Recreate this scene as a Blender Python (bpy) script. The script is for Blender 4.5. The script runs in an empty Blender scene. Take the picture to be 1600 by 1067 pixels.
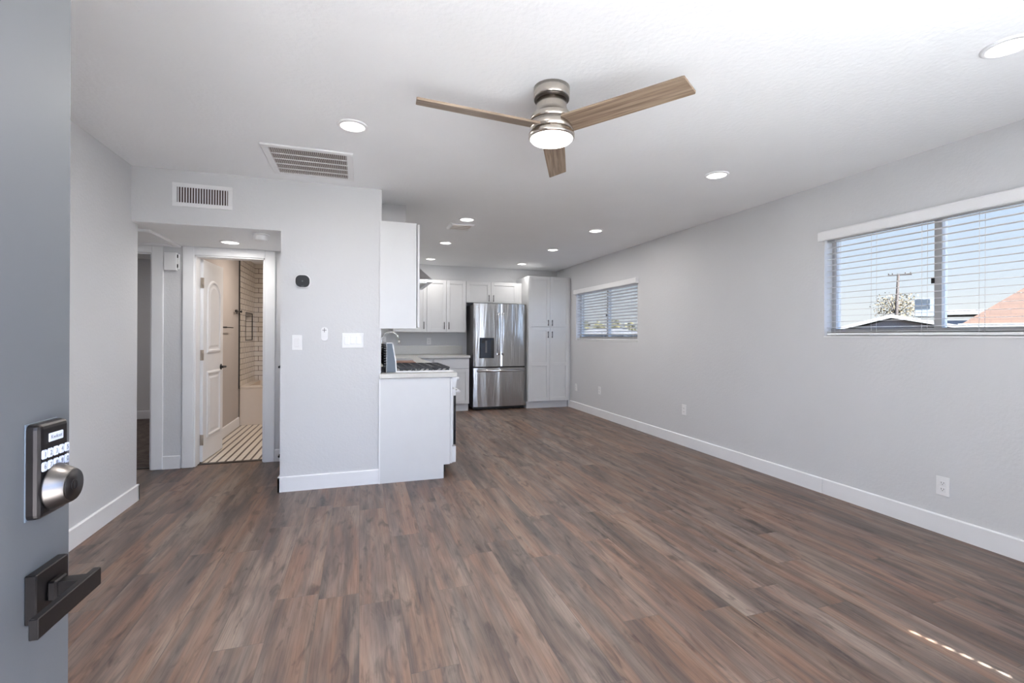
import bpy, bmesh, math, random
from mathutils import Vector, Matrix
random.seed(7)
sc = bpy.context.scene
C = sc.collection
PI = math.pi

# ------------------------------------------------------------------ camera
cam_d = bpy.data.cameras.new('camera'); cam = bpy.data.objects.new('camera', cam_d); C.objects.link(cam)
FPX, CY, YAW, ROLL, EYE = 733.12, 525.0, 0.3128, -0.0049, 1.2276
cam_d.sensor_width = 36.0; cam_d.lens = FPX / 1600 * 36.0
cam_d.shift_y = (CY - 533.5) / 1600
cam_d.clip_start = 0.02; cam_d.clip_end = 500
cam.matrix_world = (Matrix.Translation((0, 0, EYE)) @ Matrix.Rotation(-YAW, 4, 'Z')
                    @ Matrix.Rotation(PI / 2, 4, 'X') @ Matrix.Rotation(-ROLL, 4, 'Z'))
sc.camera = cam

# ------------------------------------------------------------------ view + light
vs = sc.view_settings
sc.display_settings.display_device = 'sRGB'
vs.view_transform = 'Standard'; vs.look = 'None'; vs.gamma = 1; vs.use_curve_mapping = False
vs.exposure = 0.0
sc.cycles.use_denoising = True
sc.cycles.max_bounces = 10; sc.cycles.diffuse_bounces = 6; sc.cycles.glossy_bounces = 4
sc.cycles.transmission_bounces = 6; sc.cycles.transparent_max_bounces = 8
sc.cycles.caustics_reflective = False; sc.cycles.caustics_refractive = False
sc.cycles.sample_clamp_indirect = 20.0
sc.cycles.blur_glossy = 0.5

LAMP_W = 2.6          # each recessed ceiling light
KITCH_W = 8.0
FAN_W = 12.0
SUN_STR = 71.0

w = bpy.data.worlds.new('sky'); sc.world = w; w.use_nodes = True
nt = w.node_tree; nt.nodes.clear()
def N(t, ty, **kw):
    n = t.nodes.new(ty)
    for k, v in kw.items():
        if k == 'inp':
            for a, b in v.items(): n.inputs[a].default_value = b
        else: setattr(n, k, v)
    return n
out = N(nt, 'ShaderNodeOutputWorld'); bg = N(nt, 'ShaderNodeBackground')
tc = N(nt, 'ShaderNodeTexCoord'); sep = N(nt, 'ShaderNodeSeparateXYZ')
nt.links.new(tc.outputs['Generated'], sep.inputs[0])
rp = N(nt, 'ShaderNodeValToRGB')
cr = rp.color_ramp
cr.elements[0].position = 0.0; cr.elements[0].color = (0.97, 0.98, 1.0, 1)
cr.elements[1].position = 0.45; cr.elements[1].color = (0.42, 0.60, 0.95, 1)
e = cr.elements.new(0.05); e.color = (0.95, 0.98, 1.02, 1)
e = cr.elements.new(0.12); e.color = (0.80, 0.91, 1.06, 1)
e = cr.elements.new(0.22); e.color = (0.64, 0.80, 1.06, 1)
nt.links.new(sep.outputs['Z'], rp.inputs[0])
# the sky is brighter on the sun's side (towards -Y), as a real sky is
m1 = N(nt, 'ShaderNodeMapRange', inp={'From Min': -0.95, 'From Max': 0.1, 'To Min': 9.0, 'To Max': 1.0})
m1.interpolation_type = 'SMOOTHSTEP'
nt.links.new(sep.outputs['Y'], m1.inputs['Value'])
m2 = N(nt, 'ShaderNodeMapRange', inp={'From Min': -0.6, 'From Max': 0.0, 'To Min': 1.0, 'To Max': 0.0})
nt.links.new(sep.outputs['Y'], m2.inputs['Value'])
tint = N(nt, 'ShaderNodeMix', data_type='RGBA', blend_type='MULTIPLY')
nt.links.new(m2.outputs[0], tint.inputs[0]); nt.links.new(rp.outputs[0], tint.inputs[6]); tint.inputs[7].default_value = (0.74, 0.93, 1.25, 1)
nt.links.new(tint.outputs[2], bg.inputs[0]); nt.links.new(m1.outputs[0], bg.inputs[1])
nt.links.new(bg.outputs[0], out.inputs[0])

sd = bpy.data.lights.new('sun', 'SUN'); sd.energy = SUN_STR; sd.angle = 0.009; sd.color = (1.0, 0.975, 0.95)
sun = bpy.data.objects.new('sun', sd); C.objects.link(sun)
SUN_AZ = math.atan2(-0.056, 0.31)           # horizontal travel direction (from -Y towards +Y)
SUN_EL = math.radians(40)
sdir = Vector((math.sin(SUN_AZ) * math.cos(SUN_EL), math.cos(SUN_AZ) * math.cos(SUN_EL), -math.sin(SUN_EL)))
sun.rotation_euler = sdir.to_track_quat('-Z', 'Y').to_euler(); sun.location = (2, -6, 6)

# ------------------------------------------------------------------ materials
MATS = {}
def newmat(name):
    m = bpy.data.materials.new(name); m.use_nodes = True
    t = m.node_tree; b = t.nodes['Principled BSDF']; MATS[name] = m
    return m, t, b
def M(name, col, rough=0.5, metal=0.0, var=0.0, vscale=6.0, bump=0.0, bscale=80.0, stretch=None, spec=None, coat=0.0, bdist=0.004):
    m, t, b = newmat(name)
    b.inputs['Base Color'].default_value = (*col, 1); b.inputs['Roughness'].default_value = rough
    b.inputs['Metallic'].default_value = metal
    if spec is not None: b.inputs['Specular IOR Level'].default_value = spec
    if coat: b.inputs['Coat Weight'].default_value = coat; b.inputs['Coat Roughness'].default_value = 0.08
    tcn = N(t, 'ShaderNodeTexCoord'); src = tcn.outputs['Object']
    if stretch:
        mp = N(t, 'ShaderNodeMapping', inp={'Scale': stretch}); t.links.new(src, mp.inputs[0]); src = mp.outputs[0]
    nz = N(t, 'ShaderNodeTexNoise', inp={'Scale': vscale, 'Detail': 4.0}); t.links.new(src, nz.inputs['Vector'])
    v = var if var else 0.015
    r = N(t, 'ShaderNodeMapRange', inp={'From Min': 0.3, 'From Max': 0.7, 'To Min': 1 - v, 'To Max': 1 + v})
    t.links.new(nz.outputs[0], r.inputs[0])
    mx = N(t, 'ShaderNodeVectorMath', operation='SCALE'); mx.inputs[0].default_value = col
    t.links.new(r.outputs[0], mx.inputs['Scale']); t.links.new(mx.outputs[0], b.inputs['Base Color'])
    if bump:
        n2 = N(t, 'ShaderNodeTexNoise', inp={'Scale': bscale, 'Detail': 3.0}); t.links.new(src, n2.inputs['Vector'])
        bp = N(t, 'ShaderNodeBump', inp={'Strength': bump, 'Distance': bdist})
        t.links.new(n2.outputs[0], bp.inputs['Height']); t.links.new(bp.outputs[0], b.inputs['Normal'])
    return m
def emis(name, col, s):
    m, t, b = newmat(name)
    b.inputs['Base Color'].default_value = (0.9, 0.9, 0.9, 1)
    b.inputs['Emission Color'].default_value = (*col, 1); b.inputs['Emission Strength'].default_value = s
    m.cycles.emission_sampling = 'NONE'
    return m
M('wall', (0.645, 0.65, 0.665), 0.85, var=0.01, vscale=2, bump=0.35, bscale=55)
M('ceiling', (0.875, 0.885, 0.90), 0.9, var=0.01, vscale=3, bump=0.5, bscale=45)
M('trim', (0.83, 0.835, 0.85), 0.42)
M('cab', (0.655, 0.66, 0.67), 0.38)
M('white_plastic', (0.82, 0.82, 0.83), 0.4)
M('white_enamel', (0.83, 0.83, 0.84), 0.18)
M('window_vinyl', (0.46, 0.45, 0.44), 0.5)
M('slat', (0.78, 0.78, 0.79), 0.45)
M('black', (0.012, 0.012, 0.014), 0.4)
M('gap', (0.02, 0.018, 0.018), 0.8)
M('door_grey', (0.105, 0.111, 0.119), 0.42, var=0.03, vscale=3)
M('bronze', (0.022, 0.019, 0.019), 0.34, metal=0.75, var=0.1, vscale=30)
M('knob_metal', (0.125, 0.115, 0.11), 0.33, metal=1.0, var=0.05, vscale=200, stretch=(1, 1, 10))
M('keys', (0.50, 0.53, 0.62), 0.5)
M('keymark', (0.10, 0.11, 0.14), 0.5)
M('steel', (0.43, 0.42, 0.41), 0.24, metal=1.0, var=0.04, vscale=40, stretch=(1, 1, 0.10), bump=1.0, bscale=5.5, bdist=0.03)
M('steel_bright', (0.72, 0.72, 0.73), 0.2, metal=1.0)
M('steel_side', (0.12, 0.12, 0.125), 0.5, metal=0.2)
M('nickel', (0.60, 0.55, 0.49), 0.27, metal=1.0, var=0.05, vscale=60, stretch=(1, 1, 0.05))
M('nickel_dark', (0.10, 0.085, 0.075), 0.35, metal=0.8)
M('chrome', (0.75, 0.75, 0.75), 0.12, metal=1.0)
M('hinge', (0.42, 0.36, 0.30), 0.4, metal=0.7)
M('iron', (0.025, 0.025, 0.028), 0.55)
M('oven_glass', (0.02, 0.022, 0.027), 0.08, spec=0.8)
M('backguard_side', (0.10, 0.125, 0.155), 0.4)
M('counter', (0.56, 0.55, 0.52), 0.22, var=0.03, vscale=60)
M('wood_board', (0.20, 0.075, 0.035), 0.45, var=0.25, vscale=12, stretch=(8, 1, 1))
M('dispenser', (0.035, 0.045, 0.065), 0.15, spec=0.7)
M('bath_wall', (0.50, 0.46, 0.44), 0.8, bump=0.2, bscale=50)
M('tub', (0.74, 0.66, 0.58), 0.2)
M('louver_grey', (0.52, 0.48, 0.46), 0.6)
M('duct_dark', (0.09, 0.065, 0.06), 0.9)
M('carpet', (0.13, 0.105, 0.095), 0.95, var=0.35, vscale=14, bump=0.8, bscale=200)
M('concrete', (0.72, 0.71, 0.68), 0.85, var=0.08, vscale=2)
M('gravel', (0.049, 0.043, 0.035), 0.95, var=0.2, vscale=8)
M('stucco', (0.099, 0.079, 0.069), 0.9, var=0.08)
M('stucco_blue', (0.043, 0.043, 0.053), 0.9, var=0.08)
M('roof_white', (0.165, 0.158, 0.145), 0.9, var=0.05)
M('roof_grey', (0.079, 0.079, 0.083), 0.9, var=0.06)
M('fascia', (0.182, 0.172, 0.155), 0.7)
M('brick', (0.073, 0.043, 0.033), 0.9, var=0.15)
M('pole_wood', (0.018, 0.012, 0.009), 0.9, var=0.1)
M('leaf_dry', (0.095, 0.072, 0.036), 0.9, var=0.35, vscale=4)
M('leaf_gold', (0.075, 0.066, 0.024), 0.9, var=0.3, vscale=3)
M('bark', (0.033, 0.023, 0.017), 0.9, var=0.2)
M('ac_metal', (0.112, 0.125, 0.142), 0.5)
M('ac_dark', (0.010, 0.015, 0.020), 0.6)
emis('lens', (1.0, 0.97, 0.92), 6.0)
emis('lens_fan', (1.0, 0.98, 0.97), 5.0)

def mathn(t, op, a, b=None, c=None):
    n = t.nodes.new('ShaderNodeMath'); n.operation = op
    for i, v in enumerate((a, b, c)):
        if v is None: continue
        if isinstance(v, (int, float)): n.inputs[i].default_value = v
        else: t.links.new(v, n.inputs[i])
    return n.outputs[0]
def comb(t, x, y, z):
    n = t.nodes.new('ShaderNodeCombineXYZ')
    for i, v in enumerate((x, y, z)):
        if isinstance(v, (int, float)): n.inputs[i].default_value = v
        else: t.links.new(v, n.inputs[i])
    return n.outputs[0]
def ramp(t, fac, stops):
    n = t.nodes.new('ShaderNodeValToRGB'); r = n.color_ramp
    r.elements[0].position, r.elements[0].color = stops[0][0], (*stops[0][1], 1)
    r.elements[1].position, r.elements[1].color = stops[-1][0], (*stops[-1][1], 1)
    for p, c in stops[1:-1]:
        e = r.elements.new(p); e.color = (*c, 1)
    t.links.new(fac, n.inputs[0]); return n.outputs[0]
def mixc(t, fac, a, b, mode='MIX'):
    n = t.nodes.new('ShaderNodeMix'); n.data_type = 'RGBA'; n.blend_type = mode
    for k, v in (('Factor', fac), ('A', a), ('B', b)):
        s = [i for i in n.inputs if i.name == k and i.enabled][0]
        if isinstance(v, (int, float)): s.default_value = v
        elif isinstance(v, tuple): s.default_value = (*v, 1)
        else: t.links.new(v, s)
    return [o for o in n.outputs if o.enabled][0]

def floor_material():
    m, t, b = newmat('wood_floor')
    g = N(t, 'ShaderNodeNewGeometry'); s = N(t, 'ShaderNodeSeparateXYZ'); t.links.new(g.outputs['Position'], s.inputs[0])
    x, y = s.outputs[0], s.outputs[1]
    PWD, PLN = 0.18, 1.22
    xr = mathn(t, 'DIVIDE', mathn(t, 'SUBTRACT', x, 0.181), PWD)
    row = mathn(t, 'FLOOR', xr); fx = mathn(t, 'SUBTRACT', xr, row)
    wn = N(t, 'ShaderNodeTexWhiteNoise', noise_dimensions='1D'); t.links.new(row, wn.inputs['W'])
    yr = mathn(t, 'ADD', mathn(t, 'DIVIDE', y, PLN), wn.outputs[0])
    pid = mathn(t, 'FLOOR', yr); fy = mathn(t, 'SUBTRACT', yr, pid)
    w2 = N(t, 'ShaderNodeTexWhiteNoise', noise_dimensions='2D'); t.links.new(comb(t, row, pid, 0), w2.inputs['Vector'])
    rnd = w2.outputs[0]; rc = N(t, 'ShaderNodeSeparateColor'); t.links.new(w2.outputs[1], rc.inputs[0])
    # per plank shifted coordinates; grain runs along Y
    ox = mathn(t, 'MULTIPLY', rnd, 37.0); oy = mathn(t, 'MULTIPLY', rc.outputs[1], 53.0)
    gx, gy = mathn(t, 'ADD', x, ox), mathn(t, 'ADD', y, oy)
    def noise(sx, sy, det=6, dist=0.0, rough=0.55):
        n = N(t, 'ShaderNodeTexNoise', inp={'Scale': 1.0, 'Detail': det, 'Distortion': dist, 'Roughness': rough})
        t.links.new(comb(t, mathn(t, 'MULTIPLY', gx, sx), mathn(t, 'MULTIPLY', gy, sy), ox), n.inputs['Vector'])
        return n.outputs[0]
    broad = noise(13, 0.9, 3, 0.4)
    broad2 = noise(9, 1.4, 3, 0.6)
    fine = noise(150, 5, 5, 0.3, 0.65)
    blot = noise(20, 4.5, 4, 0.8)
    # wavy cathedral rings
    wv = N(t, 'ShaderNodeTexWave', wave_type='RINGS', rings_direction='SPHERICAL', inp={'Scale': 9.0, 'Distortion': 7.0, 'Detail': 3.0, 'Detail Scale': 1.2})
    t.links.new(comb(t, mathn(t, 'MULTIPLY', mathn(t, 'SUBTRACT', fx, 0.5), 0.55), mathn(t, 'MULTIPLY', mathn(t, 'SUBTRACT', fy, rc.outputs[2]), 0.28), ox), wv.inputs['Vector'])
    base = ramp(t, broad, [(0.30, (0.085, 0.060, 0.052)), (0.42, (0.155, 0.100, 0.078)), (0.52, (0.215, 0.122, 0.082)), (0.62, (0.245, 0.162, 0.118)), (0.74, (0.190, 0.145, 0.118))])
    grey = ramp(t, broad2, [(0.36, (0.075, 0.064, 0.062)), (0.50, (0.155, 0.125, 0.110)), (0.66, (0.265, 0.215, 0.180))])
    sel = mathn(t, 'SMOOTH_MIN', mathn(t, 'MULTIPLY', rc.outputs[0], 1.0), 1.0, 0.1)
    gsel = noise(8, 0.7, 2, 0.5)
    gs = N(t, 'ShaderNodeMapRange', inp={'From Min': 0.40, 'From Max': 0.60, 'To Min': 0.05, 'To Max': 0.95}); t.links.new(gsel, gs.inputs[0])
    col = mixc(t, mathn(t, 'MULTIPLY', mathn(t, 'ADD', mathn(t, 'MULTIPLY', gs.outputs[0], 0.8), mathn(t, 'MULTIPLY', sel, 0.2)), 0.85), base, grey)
    dk = ramp(t, blot, [(0.30, (0.45, 0.44, 0.46)), (0.46, (1, 1, 1)), (1.0, (1, 1, 1))])
    col = mixc(t, 1.0, col, dk, 'MULTIPLY')
    fr = ramp(t, fine, [(0.34, (0.70, 0.69, 0.68)), (0.5, (1, 1, 1)), (0.68, (1.20, 1.17, 1.15))])
    col = mixc(t, 0.9, col, fr, 'MULTIPLY')
    wr = ramp(t, wv.outputs[1], [(0.0, (0.74, 0.73, 0.72)), (0.35, (1, 1, 1)), (1.0, (1.06, 1.05, 1.04))])
    col = mixc(t, 0.55, col, wr, 'MULTIPLY')
    tone = N(t, 'ShaderNodeMapRange', inp={'To Min': 0.84, 'To Max': 1.14}); t.links.new(rc.outputs[1], tone.inputs[0])
    sc_ = N(t, 'ShaderNodeVectorMath', operation='SCALE'); t.links.new(col, sc_.inputs[0]); t.links.new(tone.outputs[0], sc_.inputs['Scale'])
    col = sc_.outputs[0]
    ex = mathn(t, 'MULTIPLY', mathn(t, 'MINIMUM', fx, mathn(t, 'SUBTRACT', 1.0, fx)), PWD)
    ey = mathn(t, 'MULTIPLY', mathn(t, 'MINIMUM', fy, mathn(t, 'SUBTRACT', 1.0, fy)), PLN)
    ed = mathn(t, 'MINIMUM', ex, ey)
    gp = N(t, 'ShaderNodeMapRange', inp={'From Min': 0.0004, 'From Max': 0.0016}); t.links.new(ed, gp.inputs[0])
    col = mixc(t, gp.outputs[0], (0.085, 0.066, 0.058), col)
    t.links.new(col, b.inputs['Base Color'])
    rr = N(t, 'ShaderNodeMapRange', inp={'To Min': 0.34, 'To Max': 0.5}); t.links.new(fine, rr.inputs[0])
    t.links.new(rr.outputs[0], b.inputs['Roughness'])
    bp = N(t, 'ShaderNodeBump', inp={'Strength': 0.25, 'Distance': 0.002})
    hh = mathn(t, 'ADD', mathn(t, 'MULTIPLY', fine, 0.35), gp.outputs[0])
    t.links.new(hh, bp.inputs['Height']); t.links.new(bp.outputs[0], b.inputs['Normal'])
floor_material()

def tile_material(name, axis, tile, grout, bw=0.15, bh=0.075):
    m, t, b = newmat(name)
    g = N(t, 'ShaderNodeNewGeometry'); s = N(t, 'ShaderNodeSeparateXYZ'); t.links.new(g.outputs['Position'], s.inputs[0])
    br = N(t, 'ShaderNodeTexBrick', inp={'Scale': 1.0, 'Brick Width': bw, 'Row Height': bh, 'Mortar Size': 0.0035, 'Color1': (*tile, 1), 'Color2': (*[c * 0.95 for c in tile], 1), 'Mortar': (*grout, 1)})
    t.links.new(comb(t, s.outputs[axis], s.outputs[2], 0), br.inputs['Vector'])
    t.links.new(br.outputs[0], b.inputs['Base Color']); b.inputs['Roughness'].default_value = 0.15
tile_material('tile_x', 0, (0.70, 0.64, 0.57), (0.10, 0.07, 0.05))
tile_material('tile_y', 1, (0.74, 0.69, 0.63), (0.10, 0.07, 0.05))
def stripe_material():
    m, t, b = newmat('bath_floor_tile')
    g = N(t, 'ShaderNodeNewGeometry'); s = N(t, 'ShaderNodeSeparateXYZ'); t.links.new(g.outputs['Position'], s.inputs[0])
    u = mathn(t, 'FRACT', mathn(t, 'DIVIDE', mathn(t, 'ADD', s.outputs[0], 3.0), 0.073))
    a = mathn(t, 'LESS_THAN', u, 0.27)
    v = mathn(t, 'FRACT', mathn(t, 'DIVIDE', s.outputs[1], 0.6)); a2 = mathn(t, 'LESS_THAN', v, 0.004)
    col = mixc(t, mathn(t, 'MAXIMUM', a, a2), (0.72, 0.66, 0.58), (0.10, 0.075, 0.06))
    t.links.new(col, b.inputs['Base Color']); b.inputs['Roughness'].default_value = 0.3
stripe_material()
def blade_material():
    m, t, b = newmat('blade_wood')
    tcn = N(t, 'ShaderNodeTexCoord'); mp = N(t, 'ShaderNodeMapping', inp={'Scale': (3, 70, 70)})
    t.links.new(tcn.outputs['Object'], mp.inputs[0])
    nz = N(t, 'ShaderNodeTexNoise', inp={'Scale': 1.0, 'Detail': 5.0, 'Distortion': 0.4}); t.links.new(mp.outputs[0], nz.inputs['Vector'])
    c = ramp(t, nz.outputs[0], [(0.34, (0.17, 0.115, 0.08)), (0.52, (0.29, 0.215, 0.155)), (0.68, (0.40, 0.31, 0.23))])
    t.links.new(c, b.inputs['Base Color']); b.inputs['Roughness'].default_value = 0.5
blade_material()
def shingle_material():
    m, t, b = newmat('shingle')
    tcn = N(t, 'ShaderNodeTexCoord'); br = N(t, 'ShaderNodeTexBrick', inp={'Scale': 1.0, 'Brick Width': 0.9, 'Row Height': 0.3, 'Mortar Size': 0.02, 'Color1': (0.055, 0.028, 0.0165, 1), 'Color2': (0.047, 0.025, 0.016, 1), 'Mortar': (0.035, 0.018, 0.012, 1)})
    t.links.new(tcn.outputs['Object'], br.inputs['Vector']); t.links.new(br.outputs[0], b.inputs['Base Color']); b.inputs['Roughness'].default_value = 0.9
shingle_material()
def glass_material():
    m, t, b = newmat('glass')
    t.nodes.remove(b); o = t.nodes['Material Output']
    tr = N(t, 'ShaderNodeBsdfTransparent', inp={'Color': (0.96, 0.98, 0.98, 1)}); gl = N(t, 'ShaderNodeBsdfGlossy', inp={'Roughness': 0.02})
    fr = N(t, 'ShaderNodeFresnel', inp={'IOR': 1.45}); mx = N(t, 'ShaderNodeMixShader')
    sc2 = mathn(t, 'MULTIPLY', fr.outputs[0], 0.6)
    t.links.new(sc2, mx.inputs[0]); t.links.new(tr.outputs[0], mx.inputs[1]); t.links.new(gl.outputs[0], mx.inputs[2])
    t.links.new(mx.outputs[0], o.inputs['Surface'])
glass_material()

# ------------------------------------------------------------------ mesh building
class MB:
    def __init__(s): s.bm = bmesh.new(); s.mi = 0
    def _fin(s, verts):
        for f in {f for v in verts for f in v.link_faces}: f.material_index = s.mi
    def box(s, x0, x1, y0, y1, z0, z1, bev=0.0, rot=None, seg=1):
        vs_ = []
        for x in (min(x0, x1), max(x0, x1)):
            for y in (min(y0, y1), max(y0, y1)):
                for z in (min(z0, z1), max(z0, z1)):
                    vs_.append(s.bm.verts.new((x, y, z)))
        a = vs_
        for q in ((0, 1, 3, 2), (4, 6, 7, 5), (0, 4, 5, 1), (2, 3, 7, 6), (0, 2, 6, 4), (1, 5, 7, 3)):
            f = s.bm.faces.new([a[i] for i in q]); f.material_index = s.mi
        if rot: bmesh.ops.transform(s.bm, matrix=rot, verts=vs_)
        if bev:
            es = list({e for v in vs_ for e in v.link_edges})
            r = bmesh.ops.bevel(s.bm, geom=es, offset=bev, segments=seg, affect='EDGES', profile=0.5)
            for f in r['faces']: f.material_index = s.mi
        return s
    def lathe(s, prof, c=(0, 0, 0), axis='Z', n=40, caps=True):
        R = {'Z': Matrix.Identity(3), 'X': Matrix.Rotation(PI / 2, 3, 'Y'), 'Y': Matrix.Rotation(-PI / 2, 3, 'X')}[axis]
        rings = []
        for r, h in prof:
            if r <= 1e-6: rings.append([s.bm.verts.new(R @ Vector((0, 0, h)) + Vector(c))])
            else: rings.append([s.bm.verts.new(R @ Vector((r * math.cos(2 * PI * k / n), r * math.sin(2 * PI * k / n), h)) + Vector(c)) for k in range(n)])
        for A, B in zip(rings, rings[1:]):
            for k in range(n):
                a, a2, b, b2 = A[k % len(A)], A[(k + 1) % len(A)], B[k % len(B)], B[(k + 1) % len(B)]
                q = [a, a2, b2, b]; u = []
                for v in q:
                    if v not in u: u.append(v)
                if len(u) > 2:
                    f = s.bm.faces.new(u); f.material_index = s.mi; f.smooth = True
        if caps:
            for Rg, rev in ((rings[0], True), (rings[-1], False)):
                if len(Rg) > 2:
                    f = s.bm.faces.new(Rg[::-1] if rev else Rg); f.material_index = s.mi
        return s
    def cyl(s, c, r, h, axis='Z', n=24): return s.lathe([(r, 0), (r, h)], c, axis, n)
    def tube(s, pts, r, n=10):
        pts = [Vector(p) for p in pts]; rings = []
        for i, p in enumerate(pts):
            d = (pts[min(i + 1, len(pts) - 1)] - pts[max(i - 1, 0)]).normalized()
            up = Vector((0, 0, 1)) if abs(d.z) < 0.9 else Vector((1, 0, 0))
            u = d.cross(up).normalized(); v = d.cross(u).normalized()
            rr = r[i] if isinstance(r, (list, tuple)) else r
            rings.append([s.bm.verts.new(p + rr * (math.cos(2 * PI * k / n) * u + math.sin(2 * PI * k / n) * v)) for k in range(n)])
        for A, B in zip(rings, rings[1:]):
            for k in range(n):
                f = s.bm.faces.new((A[k], A[(k + 1) % n], B[(k + 1) % n], B[k])); f.smooth = True; f.material_index = s.mi
        for Rg in (rings[0][::-1], rings[-1]):
            f = s.bm.faces.new(Rg); f.material_index = s.mi
        return s
    def prism(s, pts, h0, h1, axis='Z', bev=0.0):
        """polygon pts in the plane across axis, swept from h0 to h1. Z:(x,y) Y:(x,z) X:(y,z)"""
        def P(p, h): return {'Z': (p[0], p[1], h), 'Y': (p[0], h, p[1]), 'X': (h, p[0], p[1])}[axis]
        A = [s.bm.verts.new(P(p, h0)) for p in pts]; B = [s.bm.verts.new(P(p, h1)) for p in pts]; n = len(pts)
        fs = [s.bm.faces.new(A[::-1]), s.bm.faces.new(B)]
        for k in range(n): fs.append(s.bm.faces.new((A[k], A[(k + 1) % n], B[(k + 1) % n], B[k])))
        for f in fs: f.material_index = s.mi
        if bev:
            es = list({e for v in A + B for e in v.link_edges})
            r = bmesh.ops.bevel(s.bm, geom=es, offset=bev, segments=2, affect='EDGES', profile=0.5)
            for f in r['faces']: f.material_index = s.mi
        return s
    def build(s, name, mats, parent=None, loc=(0, 0, 0), local=False):
        """verts are in world coordinates unless local; loc is the object's own origin"""
        bmesh.ops.recalc_face_normals(s.bm, faces=s.bm.faces)
        off = Vector(loc)
        if parent is not None and not local: off = Vector(parent['_o'])
        if not local and off.length: bmesh.ops.translate(s.bm, verts=s.bm.verts, vec=-off)
        me = bpy.data.meshes.new(name); s.bm.to_mesh(me); s.bm.free()
        if isinstance(mats, str): mats = [mats]
        for m in mats: me.materials.append(MATS[m])
        o = bpy.data.objects.new(name, me); C.objects.link(o)
        if parent is not None:
            o.parent = parent; o['_o'] = parent['_o']
            if local: o.location = loc
        else:
            o.location = off; o['_o'] = tuple(off)
        return o
def tag(o, label=None, cat=None, group=None, kind=None):
    if label: o['label'] = label
    if cat: o['category'] = cat
    if group: o['group'] = group
    if kind: o['kind'] = kind
    return o
def empty(name, loc, label=None, cat=None, group=None, rz=0, kind=None):
    o = bpy.data.objects.new(name, None); C.objects.link(o); o.location = loc; o.rotation_euler = (0, 0, rz)
    o.empty_display_size = 0.1; o['_o'] = tuple(loc)
    return tag(o, label, cat, group, kind)
def copy_tree(o, parent=None):
    c = o.copy(); C.objects.link(c)
    if parent is not None: c.parent = parent
    for ch in list(o.children): copy_tree(ch, c)
    return c
def B(x0, x1, y0, y1, z0, z1, bev=0.0): return MB().box(x0, x1, y0, y1, z0, z1, bev)
def panel(mb, axis, p0, p1, a0, a1, z0, z1, holes):
    """slab across `axis` from p0 to p1, spanning a0..a1 and z0..z1 with rectangular holes (a,b,z,z)"""
    As = sorted({a0, a1, *[h[0] for h in holes], *[h[1] for h in holes]})
    for a, b in zip(As, As[1:]):
        if b - a < 1e-6: continue
        mid = (a + b) / 2
        cuts = sorted([(h[2], h[3]) for h in holes if h[0] < mid < h[1]])
        z = z0
        for c0, c1 in cuts + [(z1, z1)]:
            if c0 - z > 1e-5:
                if axis == 'X': mb.box(p0, p1, a, b, z, c0)
                else: mb.box(a, b, p0, p1, z, c0)
            z = max(z, c1)
    return mb
def S(name, mb, mat, parent=None, **k):
    o = mb.build(name, mat, parent, **k)
    if parent is None: o['kind'] = 'structure'
    return o

# ------------------------------------------------------------------ the shell
XL, XR, YT, YB, CH = -1.568, 3.4825, 4.047, 8.08, 2.44
XK = 0.165           # kitchen side wall
HZ = 2.04            # hallway ceiling
YH = 5.04            # hallway back wall
YF = -0.08           # front wall
S('floor', MB().box(-2.75, 3.75, -0.22, 5.12, -0.12, 0).box(0.0, 3.75, 5.12, 8.3, -0.12, 0), 'wood_floor')
S('floor_bathroom', MB().box(-1.70, 0.0, 5.12, 8.3, -0.12, 0), 'bath_floor_tile')
S('floor_bedroom', MB().box(-3.75, -1.70, 5.12, 8.3, -0.12, 0), 'carpet')
S('ceiling', MB().box(-1.69, 3.62, -0.22, 8.25, CH, CH + 0.12), 'ceiling')
S('ceiling_hall', MB().box(-2.72, -0.474, YT + 0.005, YH + 0.12, HZ, HZ + 0.10), 'ceiling')
S('ceiling_bathroom', MB().box(-1.70, 0.045, YH + 0.12, 8.25, 2.32, 2.43), 'ceiling')
S('ceiling_bedroom', MB().box(-3.75, -1.70, YH + 0.12, 8.25, 2.32, 2.43), 'ceiling')
W1 = (1.325, 2.765, 1.235, 2.035)     # Y0,Y1,z0,z1
W2 = (5.40, 7.235, 1.165, 1.985)
W2 = (5.385, 7.24, 1.165, 1.985)
S('wall_right', panel(MB(), 'X', XR, XR + 0.14, -0.22, 8.25, 0, CH, [W1, W2]), 'wall')
S('wall_left', MB().box(XL - 0.122, XL, -0.22, 4.15, 0, CH), 'wall')
WF = (0.85, 2.62, 0.50, 2.10)
S('wall_front', panel(MB(), 'Y', YF - 0.13, YF, -1.69, 3.62, 0, CH, [(-0.445, 0.505, 0, 2.055), WF]), 'wall')
S('wall_back', MB().box(XK - 0.12, 3.62, YB, YB + 0.12, 0, CH), 'wall')
S('wall_thermostat', MB().box(-0.594, XK, YT, YT + 0.113, 0, CH).box(XL, -0.594, YT, YT + 0.004, HZ, CH).box(XL, -0.594, YT + 0.004, YT + 0.113, HZ + 0.1, CH), 'wall')
S('wall_kitchen', MB().box(XK - 0.12, XK, YT + 0.113, YB, 0, CH), 'wall')
S('wall_hall_right', MB().box(-0.594, -0.474, YT + 0.113, YH, 0, HZ), 'wall')
S('wall_hall_left', MB().box(-2.72, -2.60, 4.15, YH + 0.12, 0, HZ), 'wall')
S('wall_hall_front', MB().box(-2.60, XL - 0.122, 4.03, 4.15, 0, HZ), 'wall')
BD = (-1.462, -0.877, 0, 1.962); RD = (-2.52, -1.794, 0, 1.962)
S('wall_hall_back', panel(MB(), 'Y', YH, YH + 0.12, -2.60, XK - 0.12, 0, 2.43, [BD, RD]), 'wall')
XB = -1.56
NI = (7.50, 7.95, 1.145, 1.55)
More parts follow.
